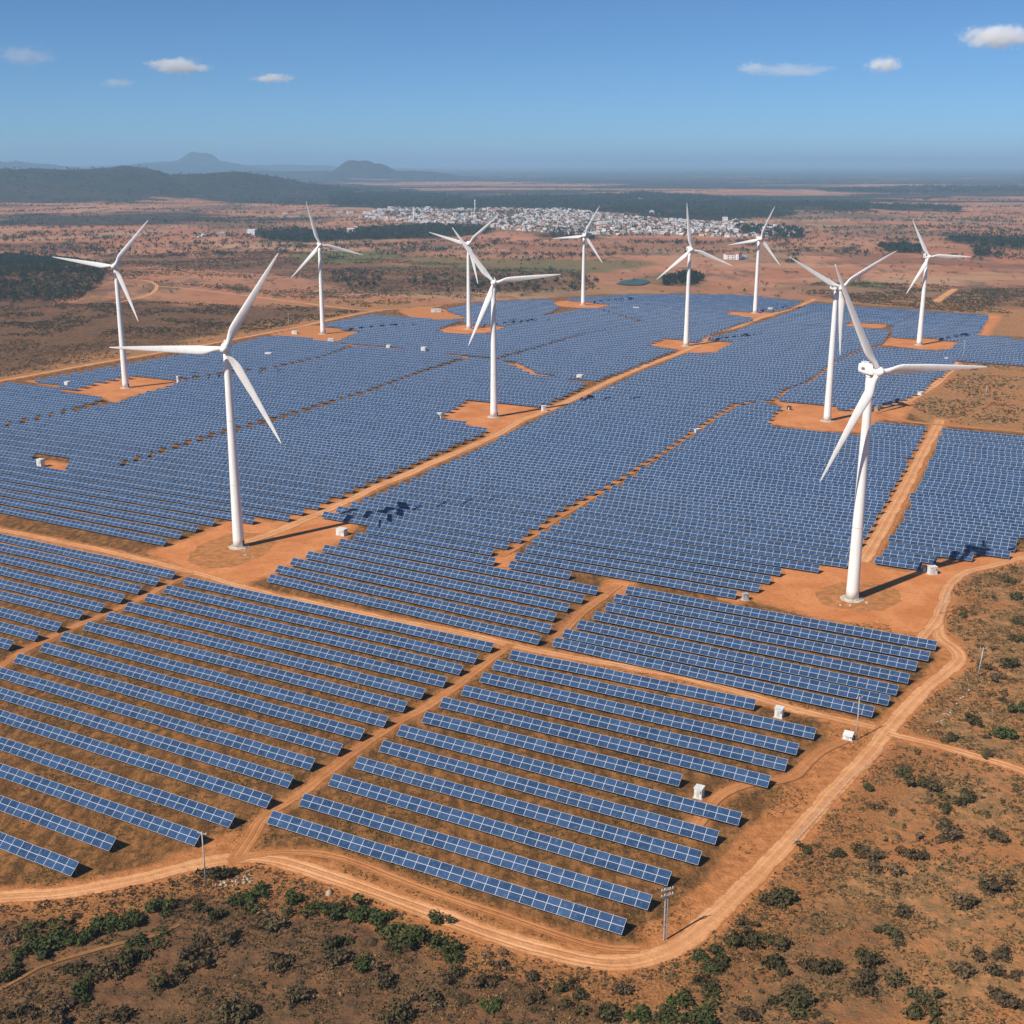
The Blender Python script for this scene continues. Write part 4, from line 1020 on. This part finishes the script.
# mid-distance scrub left of and behind the farm
def poly_scatter(poly, n, seed, zoff=0, avoid=True, clump=None, thr=(.35, .6)):
    g = gps(poly); x0, y0 = np.min(g, 0); x1, y1 = np.max(g, 0); rr = np.random.default_rng(seed)
    n = int(n * (1.9 if seed < 300 else 1)); X = rr.uniform(x0, x1, n * 4); Y = rr.uniform(y0, y1, n * 4); m = in_poly(X, Y, g) & ~in_poly(X, Y, farm_g); X, Y = X[m][:n], Y[m][:n]
    if avoid:
        m = np.ones(len(X), bool)
        for n_, gg, w, mt, lb in ROAD_G: m &= dist_line(X, Y, gg[::3] + [gg[-1]]) > w / 2 + 3
        X, Y = X[m], Y[m]
    if clump:
        m = rr.uniform(0, 1, len(X)) < smooth(thr[0], thr[1], fbm(X / clump, Y / clump, seed + 3, 3)); X, Y = X[m], Y[m]
    return np.stack([X, Y, height(X, Y) + zoff], 1)
MIDS = [([(-120, 309), (100, 306), (250, 303), (360, 312), (240, 335), (0, 378), (-120, 395)], 9000, 40),
        ([(-120, 253), (20, 256), (80, 262), (112, 272), (100, 292), (80, 304), (40, 309), (-120, 312)], 11000, 35),
        ([(100, 255), (280, 250), (420, 262), (580, 270), (600, 290), (440, 300), (370, 308), (200, 290), (110, 285)], 11000, 60),
        ([(780, 290), (820, 282), (1100, 288), (1100, 330), (1000, 316), (850, 302)], 6000, 50),
        ([(905, 402), (960, 362), (1100, 370), (1100, 440), (940, 424)], 1600, 25)]
Ps = np.concatenate([poly_scatter(p, n, 200 + i, clump=c) for i, (p, n, c) in enumerate(MIDS)])
dd = np.hypot(Ps[:, 0], Ps[:, 1])
merge(TUFT, Ps, rr.uniform(.6, 1.5, len(Ps)) * np.where(dd > 1200, 1.5, 1.0), (.7, 1.1), 4, 'scrub', [M['shrub_dry'], M['shrub_olive']], 'low scrub bushes covering the plain around the farm', 'scrub', (rng.uniform(0, 1, len(Ps)) < .55).astype(int))
# trees
def tree_temp(seed, n=70):
    V, Fq, mi = leafy(seed, n, 6, .24, 1.15, .95, sticks=0); V = V.copy(); V[:, 2] += .28
    w = .05; tv = np.array([(-w, -w, 0), (w, -w, 0), (w, w, 0), (-w, w, 0), (-w, -w, .7), (w, -w, .7), (w, w, .7), (-w, w, .7)])
    tf = np.array([(0, 1, 5, 4), (1, 2, 6, 5), (2, 3, 7, 6), (3, 0, 4, 7)]) + len(V)
    return np.concatenate([V, tv]), np.concatenate([Fq, tf]), np.concatenate([mi, np.ones(4, int)])
TT = [tree_temp(300 + s) for s in range(5)]; TME = [np_mesh('tree', V, Fq, [M['tree'], M['bark']], mi) for V, Fq, mi in TT]
TP = []
WOODS = [
 ([(255, 232), (290, 229), (330, 231), (380, 227), (440, 226), (490, 229), (492, 234), (440, 238), (380, 240), (300, 243), (262, 240)], 1300, 5, 'in the dark tree belt in front of the village'),
 ([(662, 280), (672, 276), (690, 274), (700, 276), (703, 281), (695, 286), (664, 286)], 120, 4, 'in the thicket behind the farm'),
 ([(878, 247), (900, 245), (922, 247), (922, 254), (890, 254)], 160, 5, 'in the grove right of the far turbines'),
 ([(944, 241), (960, 238), (1000, 238), (1090, 239), (1090, 250), (1000, 249), (960, 245)], 500, 5, 'in the wide grove at the right edge'),
 ([(972, 250), (982, 247), (991, 250), (990, 257), (975, 256)], 50, 5, 'in the small clump before the right grove'),
 ([(330, 273), (360, 271), (384, 273), (380, 288), (345, 288), (332, 283)], 120, 3, 'in the green thicket behind the left corner turbine'),
 ([(470, 272), (560, 272), (600, 280), (590, 292), (480, 294), (420, 292), (400, 280)], 260, 3, 'in the green scrub behind the farm'),
 ([(730, 226), (790, 228), (805, 233), (800, 240), (750, 237)], 220, 6, 'in the trees at the right end of the village'),
 ([(370, 208), (480, 206), (600, 209), (740, 222), (800, 232), (740, 238), (600, 236), (500, 228), (400, 222)], 3200, 4.0, 'among the white village houses'),
 ([(540, 230), (590, 232), (600, 240), (560, 241)], 90, 5, 'at the lower edge of the village'),
]
for i, (p, n, s, tx) in enumerate(WOODS):
    q = poly_scatter(p, n, 400 + i, avoid=False)
    for r_ in q: TP.append((*r_, s * random.uniform(.7, 1.35), tx))
# lone trees
for k in range(420):
    x, y = random.uniform(0, 1024), random.uniform(225, 300); X, Y = gp(x, y)
    if in_poly(np.array([X]), np.array([Y]), farm_g)[0]: continue
    TP.append((X, Y, float(height(X, Y)[0]), random.uniform(1.8, 3.3), 'standing alone on the plain'))
TP.sort(key=lambda q: -q[3] / math.hypot(q[0], q[1]))
for q in TP[:300]:
    o = link('tree', TME[random.randrange(5)]); o.location = q[:3]; o.scale = (q[3],) * 3; o.rotation_euler = (0, 0, random.uniform(0, 6.28))
    tag(o, 'dark green tree ' + q[4], 'tree', 'trees ' + q[4])
TS = [tree_temp(340 + s, 22) for s in range(4)]
FAR = [([(580, 197), (640, 193), (700, 197), (790, 204), (795, 216), (740, 221), (680, 219), (600, 211), (500, 207), (400, 208), (330, 206), (330, 197), (400, 193), (480, 196)], 9000, 8),
       ([(-80, 170), (60, 169), (150, 170), (230, 176), (300, 184), (420, 192), (400, 203), (300, 206), (200, 202), (-80, 201)], 15000, 8),
       ([(790, 204), (830, 203), (870, 205), (868, 211), (820, 211), (790, 210)], 1200, 8),
       ([(870, 206), (920, 207), (960, 209), (960, 212), (880, 210)], 500, 8),
       ([(815, 190), (900, 188), (1100, 187), (1100, 192), (900, 193), (830, 193)], 2500, 10),
       ([(0, 200), (1100, 200), (1100, 258), (0, 258)], 4500, 3.0),
       ([(-50, 253), (20, 256), (80, 262), (112, 272), (100, 292), (80, 304), (40, 308), (-50, 310)], 3800, 2.7)]
FP = []; FS = []
for i, (p, n, s) in enumerate(FAR):
    q = poly_scatter(p, n, 500 + i, avoid=False, clump=260 if i == 5 else 45 if i == 6 else 170, thr=(.2, .45) if i in (1, 6) else (.34, .52)); FP.append(q); FS.append(np.random.default_rng(i).uniform(.7, 1.3, len(q)) * s)
r3 = np.random.default_rng(77)
for k in range(420):
    d_ = 154 * 1225 / (r3.uniform(10, 92)) ; x_ = r3.uniform(-.46, .46) * d_
    if in_poly(np.array([x_]), np.array([d_]), farm_g)[0] or in_poly(np.array([x_]), np.array([d_]), gps(WOODS[8][0]))[0]: continue
    L_ = r3.uniform(80, 420) * (d_ / 3500); a_ = r3.normal(0, .22) if r3.uniform() < .8 else r3.uniform(.6, 1.4); n_ = int(L_ / (9 * max(1, d_ / 6000)))
    t_ = r3.uniform(-.5, .5, n_) * L_; X_ = x_ + np.cos(a_) * t_ + r3.normal(0, 5, n_); Y_ = d_ + np.sin(a_) * t_ + r3.normal(0, 9, n_)
    ok_ = ~in_poly(X_, Y_, farm_g); X_, Y_ = X_[ok_], Y_[ok_]
    FP.append(np.stack([X_, Y_, height(X_, Y_)], 1)); FS.append(r3.uniform(2.5, 5.5, len(X_)) * max(1, d_ / 7000))
FP.append(np.array([q[:3] for q in TP[300:]])); FS.append(np.array([q[3] for q in TP[300:]]))
FP = np.concatenate(FP); FS = np.concatenate(FS)
merge(TS, FP, FS, (.8, 1.2), 5, 'woodland', [M['tree'], M['bark']], 'distant dark woodland in belts over the plain and hills', 'woodland')

# ------------------------------------------------------------------ village
def house_me(seed):
    rr = random.Random(seed); m = MB(); w, d, h = rr.uniform(9, 15), rr.uniform(8, 12), rr.choice([3.4, 4, 6.5, 7])
    m.box((0, 0, h / 2), (w, d, h), 0); 
    if seed % 3 == 0:
        m.add([(-w / 2 - .4, -d / 2 - .4, h), (w / 2 + .4, -d / 2 - .4, h), (w / 2 + .4, d / 2 + .4, h), (-w / 2 - .4, d / 2 + .4, h), (-w / 2, 0, h + 2.2), (w / 2, 0, h + 2.2)],
              [(0, 1, 5, 4), (2, 3, 4, 5), (0, 4, 3), (1, 2, 5)], 1)
    else:
        for sx, sy, ww, dd in ((0, -d / 2 + .1, w, .2), (0, d / 2 - .1, w, .2), (-w / 2 + .1, 0, .2, d - .4), (w / 2 - .1, 0, .2, d - .4)): m.box((sx, sy, h + .35), (ww, dd, .7), 0)
        m.box((0, 0, h + .03), (w - .5, d - .5, .06), 1); m.box((w * .2, d * .1, h + 1.1), (2.5, 2.5, 2.1), 0)
    for k in range(int(h // 3)):
        for x in np.arange(-w / 2 + 1.5, w / 2 - 1, 2.8):
            m.box((x, -d / 2 - .02, 1.6 + 3 * k), (1.1, .05, 1.2), 2)
        for y in (-d / 4, d / 4): m.box((-w / 2 - .02, y, 1.6 + 3 * k), (.05, 1.1, 1.2), 2); m.box((w / 2 + .02, y, 1.6 + 3 * k), (.05, 1.1, 1.2), 2)
    wall = [plain(f'whitewash_{"abcdef"[seed % 6]}', c, .8, .2, .06, .1) for c in [[(.72, .73, .74), (.60, .58, .54), (.50, .54, .60), (.74, .72, .67), (.38, .36, .34), (.70, .73, .77)][seed % 6]]][0]
    roof = M['redroof'] if seed % 9 == 0 else M['tinroof']
    return m.mesh('house', [wall, roof, M['dark']])
HM = [house_me(s) for s in range(12)]
vil = [(362, 213), (395, 207), (470, 209), (560, 209), (600, 214), (650, 219), (700, 222), (750, 224), (802, 229), (804, 238), (740, 238), (680, 235), (600, 235), (560, 234), (500, 230), (440, 226), (400, 223), (360, 219)]
vg = gps(vil); x0, y0 = np.min(vg, 0); x1, y1 = np.max(vg, 0); hp = []
r2 = np.random.default_rng(12)
gxs = np.arange(x0, x1, 15.0); gys = np.arange(y0, y1, 24.0)
for gxv in gxs:
    for gyv in gys:
        X = gxv + r2.uniform(-5, 5); Y = gyv + r2.uniform(-8, 8)
        if r2.uniform() < .42: continue
        if in_poly(np.array([X]), np.array([Y]), vg)[0] and fbm(np.array([X / 120]), np.array([Y / 200]), 8)[0] > .35: hp.append((X, Y, float(height(X, Y)[0]), r2.uniform(.55, .92)))
extra = [(202, 237), (207, 236.5), (219, 235.5), (223, 235), (252, 234.5), (352, 232), (350, 214), (340, 213), (300, 213.5), (285, 214), (652, 214), (660, 214.5), (725, 221), (735, 221), (350, 233), (356, 231.5), (640, 199), (735, 260), (741, 259.5), (729, 260)]
for x, y in extra: X, Y = gp(x, y); hp.append((X, Y, float(height(X, Y)[0]), 1.3))
hp.sort(key=lambda q: math.hypot(q[0], q[1]))
print('houses', len(hp))
for i, q in enumerate(hp[:300]):
    o = link('house', HM[r2.integers(0, 12)]); o.location = q[:3]; o.scale = (q[3],) * 3; o.rotation_euler = (0, 0, r2.choice([0, R(90), R(20), R(-28)]) + r2.uniform(-.15, .15))
    tag(o, 'small pale house with dark windows in the distant white village', 'house', 'houses of the distant village')
if len(hp) > 300:
    for tix in range(6):
        pass
    Vs = []; Fs3 = []; mats = []; mis = []; off = 0; vv = []; ff = []; mm = []
    allm = []
    for h_ in HM:
        for mt in h_.materials:
            if mt not in allm: allm.append(mt)
    for q in hp[300:]:
        h_ = HM[r2.integers(0, 12)]; a = r2.choice([0, R(90), R(20)]) + r2.uniform(-.15, .15); c, s = math.cos(a) * q[3], math.sin(a) * q[3]
        for v in h_.vertices: vv.append((v.co.x * c - v.co.y * s + q[0], v.co.x * s + v.co.y * c + q[1], v.co.z * q[3] + q[2]))
        for p in h_.polygons: ff.append([off + k for k in p.vertices]); mm.append(allm.index(h_.materials[p.material_index]))
        off += len(h_.vertices)
    me = bpy.data.meshes.new('village_houses'); me.from_pydata(vv, [], ff)
    for mt in allm: me.materials.append(mt)
    me.polygons.foreach_set('material_index', mm); tag(link('village_houses', me), 'farther pale houses packed together at the back of the village', 'houses', kind='stuff')
for (x, y, h, lb) in ((475, 214, 42, 'thin white mast rising behind the village'), (414, 226, 40, 'thin white mast at the left side of the village')):
    X, Y = gp(x, y); z = float(height(X, Y)[0]); root = empty('radio_mast', (X, Y, z)); tag(root, lb, 'mast')
    m = MB(); m.tube([((0, 0, 0), 1.8), ((0, 0, h), .8)], 8); m.build('mast_pole', M['white'], root)
    m = MB(); m.tube([((0, 0, h - 6), 2.0), ((0, 0, h - 3), 2.0)], 8); m.build('antenna', M['white'], root)

# ------------------------------------------------------------------ haze and clouds
m = MB(); m.box((0, 0, 0), (1, 1, 1)); hz_o = m.build('haze', [])
ht = NT('haze_air'); ht.t.nodes.remove(ht.b); pv = ht.n('ShaderNodeVolumePrincipled')
pv.inputs['Color'].default_value = (.45, .72, 1, 1); pv.inputs['Density'].default_value = 7.0e-5; pv.inputs['Anisotropy'].default_value = .0
ht.l(pv.outputs[0], ht.out.inputs['Volume']); hz_o.data.materials.append(ht.m)
HB, HT = -60.0, 345.0
hz_o.scale = (190000, 190000, HT - HB); hz_o.location = (0, 0, (HT + HB) / 2); tag(hz_o, kind='stuff')

def cloud_mat(dens, seed):
    t = NT('cloud_vapour'); t.t.nodes.remove(t.b); pv = t.n('ShaderNodeVolumePrincipled'); pv.inputs['Color'].default_value = (1, 1, 1, 1); pv.inputs['Anisotropy'].default_value = -.35
    tc = t.n('ShaderNodeTexCoord'); ob = tc.outputs['Object']
    ln = t.n('ShaderNodeVectorMath', operation='LENGTH'); t.l(ob, ln.inputs[0])
    mp = t.n('ShaderNodeMapping'); mp.inputs['Scale'].default_value = (3.2, 3.2, 1.5); mp.inputs['Location'].default_value = (seed * 3.1, seed, 0); t.l(ob, mp.inputs[0])
    nz = t.noise(mp.outputs[0], 1.0, 5, .6)
    v = t.math('SUBTRACT', t.math('MULTIPLY', nz, 2.3), t.math('ADD', t.math('MULTIPLY', ln.outputs['Value'], 1.05), .30))
    t.l(t.math('MULTIPLY', t.ss(v, 0.0, .6), dens), pv.inputs['Density']); t.l(pv.outputs[0], t.out.inputs['Volume']); return t.m
import bmesh
def cloud(px, py, w, h, dist, dens, label, seed):
    dx = (px - 512) / F_PX; dy = -(py - 512) / F_PX
    d = Vector((dx, math.cos(PITCH) + dy * math.sin(PITCH), -math.sin(PITCH) + dy * math.cos(PITCH)))
    p = Vector((0, 0, CAM_H)) + d * (dist / d.y)
    k = dist / F_PX
    bm = bmesh.new(); bmesh.ops.create_icosphere(bm, subdivisions=3, radius=1)
    me = bpy.data.meshes.new('cloud'); bm.to_mesh(me); bm.free(); me.materials.append(cloud_mat(dens, seed))
    o = link('cloud', me); o.location = p; o.scale = (w * k * .60, w * k * .5, h * k * .62); tag(o, label, 'cloud')
cloud(178, 66, 60, 14, 17000, .007, 'small flat white cloud left of centre, brightest on the left side', 1)
cloud(272, 78, 42, 9, 18000, .006, 'tiny white cloud just right of and below the bright left cloud', 2)
cloud(998, 37, 74, 22, 15000, .006, 'white cloud cut by the right edge of the sky', 3)
cloud(883, 65, 34, 15, 16000, .009, 'small round white cloud left of the edge cloud', 4)
cloud(26, 56, 60, 18, 17000, .0012, 'faint thin cloud near the left edge', 5)
cloud(752, 68, 30, 12, 19000, .003, 'faint small cloud right of centre', 6)
cloud(790, 70, 90, 12, 20000, .0009, 'faint wide streak of cloud beside the faint small cloud', 7)
cloud(118, 83, 36, 9, 20000, .002, 'very faint wisp under the bright left cloud', 8)
print('objects', len(bpy.data.objects))
